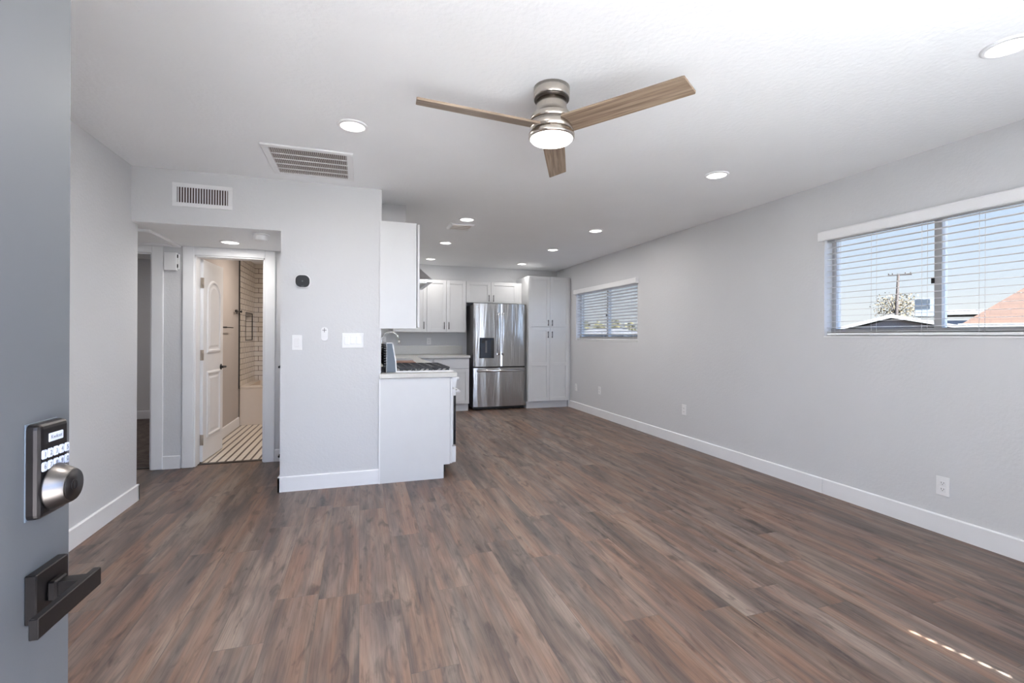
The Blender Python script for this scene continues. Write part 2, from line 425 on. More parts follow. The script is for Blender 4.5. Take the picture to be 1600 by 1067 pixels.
S('wall_bathroom_left', panel(MB(), 'X', XB - 0.12, XB, YH + 0.12, 8.25, 0, 2.32, [NI]).box(XB - 0.12, XB - 0.09, NI[0], NI[1], NI[2], NI[3]), 'bath_wall')
YBB = 8.13
S('wall_bathroom_back', MB().box(XB, 0.045, YBB, YBB + 0.12, 0, 2.32), 'bath_wall')
S('wall_bedroom_back', MB().box(-3.75, XB - 0.12, 8.13, 8.25, 0, 2.32), 'wall')
S('wall_bedroom_left', MB().box(-3.75, -3.63, YH + 0.12, 8.13, 0, 2.32), 'wall')
S('wall_bedroom_front', MB().box(-3.75, -2.72, YH, YH + 0.12, 0, 2.32), 'wall')

# baseboards
BH, BT = 0.118, 0.014
def base_seg(mb, axis, p, d, a0, a1):
    """profiled baseboard; p is the wall face, d the outward sign"""
    prof = [(0, 0), (BT, 0), (BT, BH - 0.006), (BT - 0.006, BH), (0, BH)]
    pts = [(p + d * q[0], q[1]) for q in prof]
    mb.prism(pts, a0, a1, axis='Y' if axis == 'X' else 'X')
    return mb
mb = MB(); base_seg(mb, 'X', XR, -1, 2.766, 7.47); S('baseboard_right', mb, 'trim')
mb = MB(); base_seg(mb, 'X', XR, -1, YF, 2.763); S('baseboard_right_near', mb, 'trim')
mb = MB(); base_seg(mb, 'X', XL, 1, YF, 4.15 + BT); base_seg(mb, 'Y', 4.15, 1, XL - 0.122, XL + BT); S('baseboard_left', mb, 'trim')
mb = MB(); base_seg(mb, 'Y', YT, -1, -0.594 - BT, 0.152); base_seg(mb, 'X', -0.594, -1, YT - BT, 4.22); S('baseboard_thermostat_wall', mb, 'trim')
mb = MB(); base_seg(mb, 'Y', YH, -1, -1.704, -1.568); base_seg(mb, 'Y', YH, -1, -0.787, -0.594); S('baseboard_hall', mb, 'trim')
mb = MB(); base_seg(mb, 'X', XB, 1, YH + 0.16, 7.155); S('baseboard_bathroom', mb, 'trim')
mb = MB(); base_seg(mb, 'Y', 8.13, -1, -3.63, XB - 0.12); S('baseboard_bedroom', mb, 'trim')
mb = MB(); base_seg(mb, 'Y', YF, 1, 0.6, XR - BT); S('baseboard_front', mb, 'trim')

# door casings
def casing(name, x0, x1, zt, wdt=0.092):
    mb = MB()
    for a, b in ((x0 - wdt, x0), (x1, x1 + wdt)):
        mb.box(a, b, YH - 0.018, YH, 0, zt + (HZ - zt) - 0.002, 0.004)
    mb.box(x0, x1, YH - 0.018, YH, zt, HZ - 0.002, 0.003)
    mb.box(x0 - 0.0, x0 + 0.012, YH - 0.002, YH + 0.125, 0, zt); mb.box(x1 - 0.012, x1, YH - 0.002, YH + 0.125, 0, zt)
    mb.box(x0, x1, YH - 0.002, YH + 0.125, zt - 0.012, zt)
    mb.box(x1 - 0.022, x1 - 0.012, YH + 0.03, YH + 0.075, 0, zt - 0.012)
    return S(name, mb, 'trim')
casing('trim_1', BD[0], BD[1], 1.962)
casing('trim_2', RD[0], RD[1], 1.962)
# entry frame round the doorway the camera stands in
S('trim_3', MB().box(-0.445, -0.432, YF - 0.13, YF + 0.002, 0, 2.055).box(0.492, 0.505, YF - 0.13, YF + 0.002, 0, 2.055).box(-0.432, 0.492, YF - 0.13, YF + 0.002, 2.04, 2.055)
  .box(0.505, 0.58, YF, YF + 0.018, 0, 2.12).box(-0.52, -0.445, YF, YF + 0.018, 0, 2.12).box(-0.445, 0.505, YF, YF + 0.018, 2.055, 2.12), 'trim')
S('trim_4', MB().box(-1.46, -0.88, 5.10, 5.16, -0.001, 0.004), 'bronze')          # threshold at the bathroom
S('trim_5', MB().box(RD[0], RD[1], 5.10, 5.135, -0.001, 0.006), 'bronze')
# attic hatch moulding on the hallway ceiling
hx0, hx1, hy0, hy1 = -2.25, -1.545, 4.30, 4.97
S('trim_6', MB().box(hx0, hx1, hy0, hy0 + 0.045, HZ - 0.026, HZ, 0.006).box(hx0, hx1, hy1 - 0.045, hy1, HZ - 0.026, HZ, 0.006)
  .box(hx0, hx0 + 0.045, hy0 + 0.045, hy1 - 0.045, HZ - 0.026, HZ, 0.006).box(hx1 - 0.045, hx1, hy0 + 0.045, hy1 - 0.045, HZ - 0.026, HZ, 0.006)
  .box(hx0 + 0.06, hx1 - 0.06, hy0 + 0.06, hy1 - 0.06, HZ - 0.006, HZ), 'trim')
# bathroom tub surround tile
mb = panel(MB(), 'X', XB, XB + 0.010, 7.165, YBB, 0.50, 2.32, [NI]); S('wall_tile_left', mb, 'tile_y')
S('wall_tile_back', MB().box(XB + 0.010, 0.045, YBB - 0.010, YBB, 0.50, 2.32), 'tile_x')
S('wall_tile_niche', MB().box(XB - 0.0895, XB - 0.085, NI[0], NI[1], NI[2], NI[3]).box(XB - 0.085, XB + 0.003, NI[0], NI[0] + .004, NI[2], NI[3]).box(XB - 0.085, XB + 0.003, NI[1] - .004, NI[1], NI[2], NI[3]).box(XB - 0.085, XB + 0.003, NI[0], NI[1], NI[2], NI[2] + .004), 'tile_y')
S('trim_7', MB().box(XB, XB + 0.014, 7.150, 7.166, 0.50, 2.32), 'black')
nb = MB()
for a in ((NI[0] - 0.001, NI[0] + 0.012, NI[2], NI[3]), (NI[1] - 0.012, NI[1] + 0.001, NI[2], NI[3]), (NI[0], NI[1], NI[3] - 0.012, NI[3]), (NI[0], NI[1], NI[2], NI[2] + 0.012)):
    nb.box(XB + 0.004, XB + 0.0135, *a)
S('trim_8', nb, 'black')

# ------------------------------------------------------------------ windows
def window(name, Y0, Y1, z0, z1, ym):
    xo = XR + 0.085
    root = empty(name, (xo, Y0, z0), kind='structure')
    f = MB(); t_ = 0.032
    f.box(xo, xo + 0.05, Y0, Y0 + t_, z0, z1); f.box(xo, xo + 0.05, Y1 - t_, Y1, z0, z1)
    f.box(xo - 0.01, xo + 0.05, Y0, Y1, z0, z0 + t_ * 1.9); f.box(xo, xo + 0.05, Y0, Y1, z1 - t_, z1)
    f.build('window_frame', 'window_vinyl', root)
    MB().box(xo - 0.006, xo + 0.05, ym - 0.022, ym + 0.022, z0 + t_, z1 - t_, 0.003).build('mullion', 'window_vinyl', root)
    MB().box(xo - 0.012, xo - 0.004, ym + 0.018, ym + 0.035, (z0 + z1) / 2 - 0.05, (z0 + z1) / 2 - 0.01).build('latch', 'black', root)
    for a, b in ((Y0 + t_, ym - 0.022), (ym + 0.022, Y1 - t_)):
        MB().box(xo + 0.02, xo + 0.024, a, b, z0 + t_ * 1.9, z1 - t_).build('pane', 'glass', root)
    MB().box(XR - 0.004, xo, Y0, Y1, z0 - 0.004, z0 + 0.006).build('window_sill', 'trim', root)
    return root
window('window_1', *W1, 2.045)
window('window_2', *W2, 6.32)
xo = YF - 0.10
fw = empty('window_3', (WF[0], xo, WF[2]), kind='structure')
f = MB()
f.box(WF[0], WF[0] + .03, xo - .03, xo + .01, WF[2], WF[3]).box(WF[1] - .03, WF[1], xo - .03, xo + .01, WF[2], WF[3]).box(WF[0], WF[1], xo - .03, xo + .01, WF[2], WF[2] + .03).box(WF[0], WF[1], xo - .03, xo + .01, WF[3] - .03, WF[3])
f.box(1.72, 1.75, xo - .03, xo + .01, WF[2], WF[3]); f.build('window_frame', 'slat', fw)
MB().box(WF[0] + .03, 1.72, xo - .012, xo - .008, WF[2] + .03, WF[3] - .03).build('pane', 'glass', fw)
MB().box(1.75, WF[1] - .03, xo - .012, xo - .008, WF[2] + .03, WF[3] - .03).build('pane', 'glass', fw)

def blind(Y0, Y1, z0, z1, label, cords, pitch=0.0445, vz=0.072, stack=1, tilt=-3):
    xc = XR + 0.045
    root = empty('window_blind', (xc, (Y0 + Y1) / 2, z1), label, 'blind', 'white horizontal blinds on the right wall')
    # valance: a shallow moulded board standing proud of the wall, with returned ends
    v = MB(); xv = XR - 0.045
    prof = [(xv, z1 - vz + 0.012), (xv + 0.003, z1 - vz), (xv + 0.012, z1 - vz), (xv + 0.012, z1), (xv + 0.004, z1), (xv, z1 - 0.01)]
    v.prism([(p[0], p[1] + 0.022) for p in prof], Y0 - 0.022, Y1 + 0.022, axis='Y')
    v.box(xv + 0.012, XR - 0.0005, Y0 - 0.022, Y0 - 0.012, z1 - vz + 0.022, z1 + 0.022); v.box(xv + 0.012, XR - 0.0005, Y1 + 0.012, Y1 + 0.022, z1 - vz + 0.022, z1 + 0.022)
    v.build('valance', 'trim', root)
    MB().box(xc - 0.028, xc + 0.028, Y0 + 0.004, Y1 - 0.004, z1 - 0.045, z1 - 0.002).build('headrail', 'slat', root)
    sl = MB(); z = z1 - 0.06; n = 0
    while z > z0 + 0.055:
        R = Matrix.Translation((xc, 0, z)) @ Matrix.Rotation(math.radians(tilt), 4, 'Y') @ Matrix.Translation((-xc, 0, -z))
        sl.box(xc - 0.025, xc + 0.025, Y0 + 0.006, Y1 - 0.006, z - 0.0014, z + 0.0014, rot=R); z -= pitch; n += 1
    zz = z0 + 0.040
    for k in range(stack): sl.box(xc - 0.025, xc + 0.025, Y0 + 0.006, Y1 - 0.006, zz - 0.0014, zz + 0.0014); zz -= 0.004
    sl.build('slats', 'slat', root)
    MB().box(xc - 0.026, xc + 0.026, Y0 + 0.006, Y1 - 0.006, z0 + 0.011, z0 + 0.030, 0.004).build('bottom_rail', 'slat', root)
    for c in cords:
        for dx in (-0.027, 0.027):
            MB().tube([(xc + dx, c, z1 - 0.045), (xc + dx, c, z0 + 0.028)], 0.0011, 5).build('ladder_cord', 'slat', root)
        MB().box(xc - 0.030, xc - 0.026, c - 0.012, c + 0.012, z0 + 0.012, z0 + 0.022).build('cord_button', 'white_plastic', root)
    return root
blind(W1[0], W1[1], W1[2], W1[3], 'white slatted blind with flat valance on the large near window, pole and roofs behind it', (1.50, 1.80, 2.10, 2.42, 2.69))
b2 = blind(W2[0], W2[1], W2[2], W2[3], 'white slatted blind on the far window beside the tall white pantry cupboard', (5.60, 6.32, 7.05), tilt=14)
# blind of the front window, behind the camera: slats tilted against the sun, small cord holes let dashes of sun through
xc = YF - 0.035
root = empty('window_blind', (1.73, xc, WF[3]), 'white tilted blind over the front window', 'blind')
MB().box(WF[0] + .004, WF[1] - .004, xc - .028, xc + .028, WF[3] - .045, WF[3] - .002).build('headrail', 'slat', root)
sl = MB(); z = WF[3] - 0.06
HX = 2.465
while z > WF[2] + 0.04:
    R = Matrix.Translation((0, xc, z)) @ Matrix.Rotation(math.radians(37), 4, 'X') @ Matrix.Translation((0, -xc, -z))
    if 0.98 < z < 1.27:
        sl.box(WF[0] + .006, HX - .006, xc - .025, xc + .025, z - .0014, z + .0014, rot=R)
        sl.box(HX + .006, WF[1] - .006, xc - .025, xc + .025, z - .0014, z + .0014, rot=R)
        sl.box(HX - .006, HX + .006, xc - .025, xc - .010, z - .0014, z + .0014, rot=R)
        sl.box(HX - .006, HX + .006, xc + .012, xc + .025, z - .0014, z + .0014, rot=R)
    else:
        sl.box(WF[0] + .006, WF[1] - .006, xc - .025, xc + .025, z - .0014, z + .0014, rot=R)
    z -= 0.0445
sl.build('slats', 'slat', root)

# ------------------------------------------------------------------ cabinets and kitchen
def shaker(mb, axis, p, d, a0, a1, z0, z1, rail=0.058, th=0.020, rec=0.009):
    """shaker door; front plane p facing sign d along axis"""
    def bx(q0, q1, a, b, c, e):
        if axis == 'Y': mb.box(a, b, q0, q1, c, e, 0.0015)
        else: mb.box(q0, q1, a, b, c, e, 0.0015)
    back = p - d * th
    bx(back, p, a0, a0 + rail, z0, z1); bx(back, p, a1 - rail, a1, z0, z1)
    bx(back, p, a0 + rail, a1 - rail, z0, z0 + rail); bx(back, p, a0 + rail, a1 - rail, z1 - rail, z1)
    bx(back, p - d * rec, a0 + rail, a1 - rail, z0 + rail, z1 - rail)
    return mb
def pull(parent, axis, p, d, a, z0, z1):
    """dark bar pull standing off a door front, vertical"""
    def P(q, z): return (a, p + d * q, z) if axis == 'Y' else (p + d * q, a, z)
    mb = MB().tube([P(0.030, z0), P(0.030, z1)], 0.0055, 8)
    for z in (z0 + 0.015, z1 - 0.015): mb.tube([P(0, z), P(0.030, z)], 0.0045, 8)
    return mb.build('handle', 'bronze', parent)
G = 0.0015
def cab_back(name, label, x0, x1, y0, z0, z1, doors, toe=0, group=None, cat='cabinet', y1=YB - 0.002):
    """cabinet against the back wall. doors: (x0,x1,z0,z1,handle_x or None,hz0,hz1,kind)"""
    r = empty(name, ((x0 + x1) / 2, y1, z0), label, cat, group)
    b = MB().box(x0, x1, y0 + 0.022, y1, z0 + toe, z1)
    if toe: b.box(x0, x1, y0 + 0.075, y1, z0, z0 + toe)
    b.build('body', 'cab', r)
    for (a, c, e, g, hx, h0, h1, kd) in doors:
        mb = MB()
        if kd == 'flat': mb.box(a + G, c - G, y0, y0 + 0.02, e + G, g - G, 0.002)
        elif kd == 'two':
            shaker(mb, 'Y', y0, -1, a + G, c - G, e + G, g - G)
            mb.box(a + 0.058, c - 0.058, y0, y0 + 0.02, 0.722, 0.780, 0.0015)
        else: shaker(mb, 'Y', y0, -1, a + G, c - G, e + G, g - G)
        dd = mb.build('drawer' if kd == 'flat' else 'door', 'cab', r)
        if hx is not None:
            if kd == 'flat': MB().tube([(hx - .06, y0 - .03, h0), (hx + .06, y0 - .03, h0)], .0055, 8).tube([(hx - .045, y0, h0), (hx - .045, y0 - .03, h0)], .0045, 6).tube([(hx + .045, y0, h0), (hx + .045, y0 - .03, h0)], .0045, 6).build('handle', 'bronze', dd)
            else: pull(dd, 'Y', y0, -1, hx, h0, h1)
    return r
UZ0, UZ1, YU = 1.285, 2.15, 7.75
cab_back('wall_cabinet', 'white wall cabinet with one visible door in the back corner left of the double doors', 0.50, 1.035, YU, UZ0, UZ1, [(0.50, 1.035, UZ0, UZ1, 0.987, 1.335, 1.455, 's')], group='white wall cabinets on the back wall')
cab_back('wall_cabinet', 'white double-door wall cabinet above the short backsplash, left of the refrigerator', 1.037, 1.691, YU, UZ0, UZ1,
         [(1.037, 1.361, UZ0, UZ1, 1.322, 1.335, 1.455, 's'), (1.361, 1.691, UZ0, UZ1, 1.398, 1.335, 1.455, 's')], group='white wall cabinets on the back wall')
cab_back('wall_cabinet', 'short white double-door cabinet directly above the refrigerator', 1.694, 2.686, YU, 1.79, UZ1,
         [(1.694, 2.125, 1.79, UZ1, 2.085, 1.812, 1.925, 's'), (2.125, 2.60, 1.79, UZ1, 2.165, 1.812, 1.925, 's')], group='white wall cabinets on the back wall')
pc = cab_back('pantry_cabinet', 'tall white pantry cupboard with four shaker doors between refrigerator and right wall', 2.690, 3.445, 7.428, 0, 2.243,
         [(2.694, 3.082, 1.385, 2.239, 3.044, 1.405, 1.505, 's'), (3.082, 3.441, 1.385, 2.239, 3.118, 1.405, 1.505, 's'),
          (2.694, 3.082, 0.125, 1.380, 3.044, 1.20, 1.31, 'two'), (3.082, 3.441, 0.125, 1.380, 3.118, 1.20, 1.31, 'two')], toe=0.12, cat='cupboard')
MB().box(3.445, XR - 0.001, 7.47, 7.49, 0, 2.243).build('filler_strip', 'cab', pc)
YC = 7.48
cab_back('base_cabinet', 'white base cabinet with drawer and door beside the refrigerator', 1.10, 1.691, YC, 0, 0.868,
         [(1.12, 1.691, 0.70, 0.862, None, .78, .78, 'flat'), (1.12, 1.691, 0.125, 0.695, None, .62, .5, 's')], toe=0.12, group='white base cabinets of the back counter')
cab_back('base_cabinet', 'white corner base cabinet behind the stove, left of the drawer unit', 0.79, 1.098, YC, 0, 0.868,
         [(0.80, 1.098, 0.70, 0.862, None, .78, .78, 'flat'), (0.80, 1.098, 0.125, 0.695, None, .5, .6, 's')], toe=0.12, group='white base cabinets of the back counter')
# left run: narrow unit before the stove, units beyond it
RY0, RY1 = 4.175, 4.935
def cab_left(name, label, y0, y1, doors, group=None, endpanel=False):
    r = empty(name, (XK, y0, 0), label, 'cabinet', group)
    MB().box(XK + 0.001, 0.742, y0 + (0.02 if endpanel else 0), y1, 0.12, 0.868).box(XK + 0.001, 0.69, y0 + (0.02 if endpanel else 0), y1, 0, 0.12).build('body', 'cab', r)
    if endpanel:
        MB().prism([(0.150, 0), (0.689, 0), (0.689, 0.118), (0.742, 0.118), (0.742, 0.868), (0.150, 0.868)], y0, y0 + 0.02, axis='Y').build('side_panel', 'cab', r)
        MB().box(0.150, 0.160, y0 - 0.004, y0, 0, 0.868).build('scribe_strip', 'trim', r)
    for a, b, c, e in doors:
        mb = MB(); shaker(mb, 'X', 0.764, 1, a + G, b - G, c, e, rail=min(0.055, (b - a) * 0.3)); d_ = mb.build('door', 'cab', r)
        if b - a > .2: pull(d_, 'X', 0.764, 1, a + .04, e - .18, e - .06)
    return r
cab_left('base_cabinet', 'narrow white base cabinet with plain end panel facing the room, in front of the stove', 4.027, RY0 - 0.004, [(4.029, RY0 - 0.006, 0.123, 0.862)], endpanel=True)
cab_left('base_cabinet', 'white base cabinet just past the stove under the sink counter', RY1 + 0.004, 5.85, [(RY1 + .005, 5.39, 0.123, 0.862), (5.39, 5.85, 0.123, 0.862)], 'hidden white base cabinets past the stove')
cab_left('base_cabinet', 'white sink base cabinet under the arched faucet', 5.852, 6.80, [(5.853, 6.32, 0.123, 0.862), (6.32, 6.80, 0.123, 0.862)], 'hidden white base cabinets past the stove')
cab_left('base_cabinet', 'white base cabinet in the blind corner of the counter', 6.802, 8.07, [(6.803, 7.40, 0.123, 0.862)], 'hidden white base cabinets past the stove')
# countertops
CT0, CT1 = 0.870, 0.909
tag(MB().box(XK - 0.0, 0.800, 4.012, RY0 - 0.003, CT0, CT1, 0.003).box(XK - 0.012, XK, 4.012, YT - 0.002, CT0, CT1).build('countertop', 'counter', loc=(0.48, 4.09, CT0)),
    'short pale stone countertop strip in front of the stove, on the narrow cabinet', 'countertop')
mb = MB(); mb.prism([(XK + .001, RY1 + .003), (0.800, RY1 + .003), (0.800, YC - 0.03), (1.700, YC - 0.03), (1.700, YB - .001), (XK + .001, YB - .001)], CT0, CT1, axis='Z')
ct = mb.build('countertop', 'counter', loc=(0.5, 6.5, CT0)); tag(ct, 'long pale stone countertop turning the corner behind the stove to the refrigerator', 'countertop')
MB().box(XK + .02, 1.700, YB - .020, YB - .001, CT1, CT1 + 0.145, 0.002).box(XK + .001, XK + .02, RY1 + .003, YB - .001, CT1, CT1 + 0.105, 0.002).build('backsplash', 'counter', ct)
MB().box(0.27, 0.66, 5.95, 6.62, CT1 - 0.0005, CT1 + 0.003, 0.001).build('sink_rim', 'steel_bright', ct)
# wall cabinet at the front of the left run
r = empty('wall_cabinet', (XK, 4.05, UZ0), 'white wall cabinet whose tall plain side faces the room above the stove counter', 'cabinet')
MB().box(XK - 0.0 + 0.001, 0.452, 4.040, 4.195, UZ0, 2.178).build('body', 'cab', r)
MB().box(0.150, 0.452, 4.034, 4.044, UZ0, 2.178).build('side_panel', 'cab', r)
mb = MB(); shaker(mb, 'X', 0.478, 1, 4.036, 4.193, UZ0 + .012, 2.170, rail=0.045); d_ = mb.build('door', 'cab', r)
# range hood
r = empty('range_hood', (XK, 4.6, 1.70), 'stainless steel chimney range hood behind the front wall cabinet', 'range hood')
hy0, hy1, hz = 4.215, 4.975, 1.705
MB().box(XK + .001, 0.615, hy0, hy1, hz, hz + 0.024, 0.002).build('canopy_rim', 'steel_bright', r)
bmx = MB(); a = [(XK + .001, hy0), (0.612, hy0), (0.612, hy1), (XK + .001, hy1)]; c2 = [(XK + .001, 4.46), (0.40, 4.46), (0.40, 4.73), (XK + .001, 4.73)]
A = [bmx.bm.verts.new((*p, hz + 0.024)) for p in a]; D = [bmx.bm.verts.new((*p, hz + 0.26)) for p in c2]
bmx.bm.faces.new(A); bmx.bm.faces.new(D)
for k in range(4): bmx.bm.faces.new((A[k], A[(k + 1) % 4], D[(k + 1) % 4], D[k]))
bmx.build('canopy', 'steel_bright', r)
MB().box(XK + .001, 0.40, 4.46, 4.73, hz + 0.26, CH - 0.001).build('chimney', 'steel_bright', r)
fl = MB()
for k in range(2): fl.box(0.22, 0.57, hy0 + 0.05 + k * 0.34, hy0 + 0.37 + k * 0.34, hz - 0.004, hz)
fl.build('filter', 'steel', r)

# ------------------------------------------------------------------ gas stove
r = empty('gas_stove', (0.5, 4.55, 0), 'white gas stove with black cast iron grates set into the counter', 'stove')
MB().box(0.235, 0.785, RY0, RY1, 0.085, 0.895).build('body', 'white_enamel', r)
for fx_ in (0.29, 0.72):
    for fy_ in (RY0 + 0.06, RY1 - 0.06): MB().cyl((fx_, fy_, 0), 0.018, 0.088, n=12).build('foot', 'black', r)
MB().box(0.225, 0.800, RY0 - 0.002, RY1 + 0.002, 0.895, 0.917, 0.005).box(0.30, 0.77, RY0 + 0.03, RY1 - 0.03, 0.914, 0.918).build('cooktop', 'white_enamel', r)
# backguard: tapered end caps, white front, louvred back
bgd = [(0.215, 0.905), (0.302, 0.905), (0.297, 1.0), (0.269, 1.165), (0.215, 1.165)]
bk = MB().prism(bgd, RY0 + 0.012, RY1 - 0.012, axis='Y').build('backguard', 'white_enamel', r)
for yy in (RY0 - 0.002, RY1 - 0.012):
    MB().prism([(0.219, 0.907), (0.294, 0.907), (0.288, 1.0), (0.262, 1.158), (0.219, 1.158)], yy, yy + 0.014, axis='Y').build('end_cap', 'backguard_side', bk)
MB().prism([(0.294, 0.905), (0.303, 0.905), (0.298, 1.0), (0.270, 1.166), (0.215, 1.166), (0.215, 1.158), (0.262, 1.158), (0.289, 1.0)], RY0 - 0.003, RY0 + 0.012, axis='Y').build('edge_trim', 'white_enamel', bk)
lv = MB()
for k in range(9): lv.box(0.196, 0.215, RY0 + 0.01, RY1 - 0.02, 1.145 - k * 0.022, 1.133 - k * 0.022)
lv.build('vent_louvers', 'iron', bk)
# grates
for gi in range(3):
    x0 = 0.325 + gi * 0.150; x1 = x0 + 0.145
    g = MB(); za, zb = 0.934, 0.948
    for y in (RY0 + 0.035, (RY0 + RY1) / 2, RY1 - 0.04): g.box(x0, x1, y - .006, y + .006, za, zb)
    for x in (x0 + .005, (x0 + x1) / 2, x1 - .005): g.box(x - .005, x + .005, RY0 + 0.035, RY1 - 0.04, za, zb)
    for y in (RY0 + 0.12, RY0 + 0.25, RY0 + 0.47, RY0 + 0.62):
        g.box(x0, x1, y - .005, y + .005, za + .002, zb + .002)
    for x in (x0 + .012, x1 - .012):
        for y in (RY0 + 0.04, RY1 - 0.045, (RY0 + RY1) / 2): g.box(x - .007, x + .007, y - .007, y + .007, 0.917, za)
    for yy in (RY0 + 0.035,):
        for q in range(3): g.prism([(x0 + .01 + q * .045, 0.919), (x0 + .03 + q * .045, 0.919), (x0 + .052 + q * .045, 0.940), (x0 + .036 + q * .045, 0.940)], yy - .004, yy + .006, axis='Y')
    g.build('grate', 'iron', r)
for bx_, by_ in ((0.40, RY0 + .18), (0.40, RY0 + .56), (0.65, RY0 + .18), (0.65, RY0 + .56), (0.525, RY0 + .37)):
    MB().lathe([(0.045, 0.917), (0.045, 0.924), (0.032, 0.926), (0.032, 0.934), (0, 0.935)], (bx_, by_, 0), n=20).build('burner', 'iron', r)
cp = MB().prism([(0.785, 0.760), (0.822, 0.765), (0.830, 0.83), (0.806, 0.905), (0.785, 0.905)], RY0, RY1, axis='Y').build('control_panel', 'white_enamel', r)
for k in range(5):
    yy = RY0 + 0.07 + k * 0.155
    MB().lathe([(0.024, 0), (0.024, 0.012), (0.017, 0.016), (0.015, 0.036), (0, 0.037)], (0.826, yy, 0.835), 'X', 18).build('knob', 'white_plastic', cp)
od = MB().box(0.786, 0.820, RY0 + .003, RY1 - .003, 0.245, 0.752, 0.004).build('oven_door', 'white_enamel', r)
MB().box(0.800, 0.8225, RY0 + .0005, RY1 - .0005, 0.25, 0.690).build('door_glass', 'oven_glass', od)
MB().tube([(0.862, RY0 + .04, 0.722), (0.862, RY1 - .04, 0.722)], 0.011, 12).box(0.818, 0.862, RY0 + .045, RY0 + .065, 0.713, 0.731).box(0.818, 0.862, RY1 - .065, RY1 - .045, 0.713, 0.731).build('door_handle', 'white_plastic', od)
MB().box(0.786, 0.826, RY0 + .003, RY1 - .003, 0.088, 0.236, 0.005).build('storage_drawer', 'white_enamel', r)

# cutting board, faucet, wall plates in the kitchen
tag(MB().prism([(0.305, 5.06), (0.565, 5.06), (0.575, 5.42), (0.56, 5.44), (0.32, 5.44), (0.305, 5.42)], CT1 + 0.001, CT1 + 0.036, axis='Z', bev=0.005).build('cutting_board', 'wood_board', loc=(0.44, 5.25, CT1)),
    'reddish brown wooden board lying on the counter behind the stove', 'cutting board')
r = empty('faucet', (0.262, 6.28, CT1), 'brushed metal gooseneck faucet arching over the sink behind the stove', 'faucet')
MB().lathe([(0.028, 0), (0.028, 0.01), (0.020, 0.02), (0.018, 0.07), (0, 0.071)], (0.262, 6.28, CT1 + .001), n=20).build('base', 'steel_bright', r)
pts = [(0.262, 6.28, CT1 + .06), (0.262, 6.28, 1.13)]
for k in range(1, 13):
    a_ = PI - PI * 0.86 * k / 12; pts.append((0.262 + 0.108 + 0.108 * math.cos(a_), 6.28, 1.165 + 0.108 * math.sin(a_)))
pts.append((pts[-1][0] + .010, 6.28, pts[-1][2] - 0.06))
MB().tube(pts, 0.011, 12).build('spout', 'steel_bright', r)
MB().tube([(pts[-1][0] - .001, 6.28, pts[-1][2] + .01), (pts[-1][0] + .006, 6.28, pts[-1][2] - .03)], 0.015, 12).build('spray_head', 'steel_bright', r)
MB().tube([(0.285, 6.26, 0.965), (0.34, 6.20, 0.99)], 0.006, 8).build('lever', 'steel_bright', r)

def outlet(face, p, a, z, label, w_=0.072, h_=0.117, group=None, cat='outlet'):
    """duplex outlet; face 'X-' on the right wall, 'Y-' on a wall seen from the front"""
    def bx(mb, q0, q1, a0, a1, z0, z1, bev=0):
        if face == 'X-': mb.box(p - q1, p - q0, a0, a1, z0, z1, bev)
        else: mb.box(a0, a1, p - q1, p - q0, z0, z1, bev)
        return mb
    r = empty('wall_outlet', (p, a, z) if face == 'X-' else (a, p, z), label, cat, group)
    bx(MB(), 0.0003, 0.0055, a - w_ / 2, a + w_ / 2, z - h_ / 2, z + h_ / 2, 0.0015).build('cover_plate', 'white_plastic', r)
    for dz in (0.0195, -0.0195):
        rc_ = bx(MB(), 0.005, 0.0075, a - 0.017, a + 0.017, z + dz - 0.014, z + dz + 0.014, 0.001).build('socket', 'white_plastic', r)
        mk = MB()
        for da in (-0.007, 0.006): bx(mk, 0.007, 0.0079, a + da - .0012, a + da + .0012, z + dz - .002, z + dz + .007)
        bx(mk, 0.007, 0.0079, a - .0022, a + .0022, z + dz - .0095, z + dz - .0055)
        mk.build('slots', 'gap', rc_)
    return r
GO = 'white duplex outlets low on the right wall'
outlet('X-', XR, 1.966, 0.300, 'white wall outlet nearest the camera, low on the right wall', group=GO)
outlet('X-', XR, 4.437, 0.405, 'white wall outlet on the right wall midway between the two windows', group=GO)
outlet('X-', XR, 6.405, 0.402, 'white wall outlet on the right wall below the far window', group=GO)
outlet('X-', XR, 7.225, 0.366, 'white wall outlet on the right wall closest to the pantry cupboard', group=GO)
outlet('Y-', YB, 1.118, 1.133, 'white wall outlet on the grey wall above the backsplash and below the cabinets')
outlet('Y-', YB, 0.372, 1.153, 'white wall outlet in the kitchen corner behind the stove back panel')

# ------------------------------------------------------------------ refrigerator
FX0, FX1, FY = 1.772, 2.672, 7.490
r = empty('refrigerator', ((FX0 + FX1) / 2, 7.8, 0), 'stainless steel french door refrigerator with dispenser and bottom freezer', 'refrigerator')
MB().box(FX0, FX1 - 0.004, 7.575, 8.06, 0.03, 1.745, 0.003).build('body', 'steel_side', r)
MB().box(FX0 + .01, FX1 - .01, 7.56, 7.60, 0.012, 0.055).build('base_grille', 'black', r)
for x in (FX0 + .08, FX1 - .08):
    for y in (7.62, 8.0): MB().cyl((x, y, 0), 0.02, 0.032, n=12).build('foot', 'black', r)
def fdoor(nm, x0, x1, z0, z1):
    # gently bowed front
    n = 14; pts = []
    for k in range(n + 1):
        x = x0 + (x1 - x0) * k / n; u = (x - (FX0 + FX1) / 2) / ((FX1 - FX0) / 2)
        e_ = min(k, n - k); pts.append((x, FY + 0.014 * u * u + (0.008 if e_ == 0 else 0)))
    pts += [(x1, 7.573), (x0, 7.573)]
    mb = MB().prism(pts, z0, z1, axis='Z')
    for f_ in mb.bm.faces:
        if abs(f_.normal.z) < .5: pass
    o = mb.build(nm, 'steel', r); return o
ld = fdoor('left_door', FX0 - .004, 2.214, 0.722, 1.765)
rd = fdoor('right_door', 2.222, FX1 + .002, 0.722, 1.765)
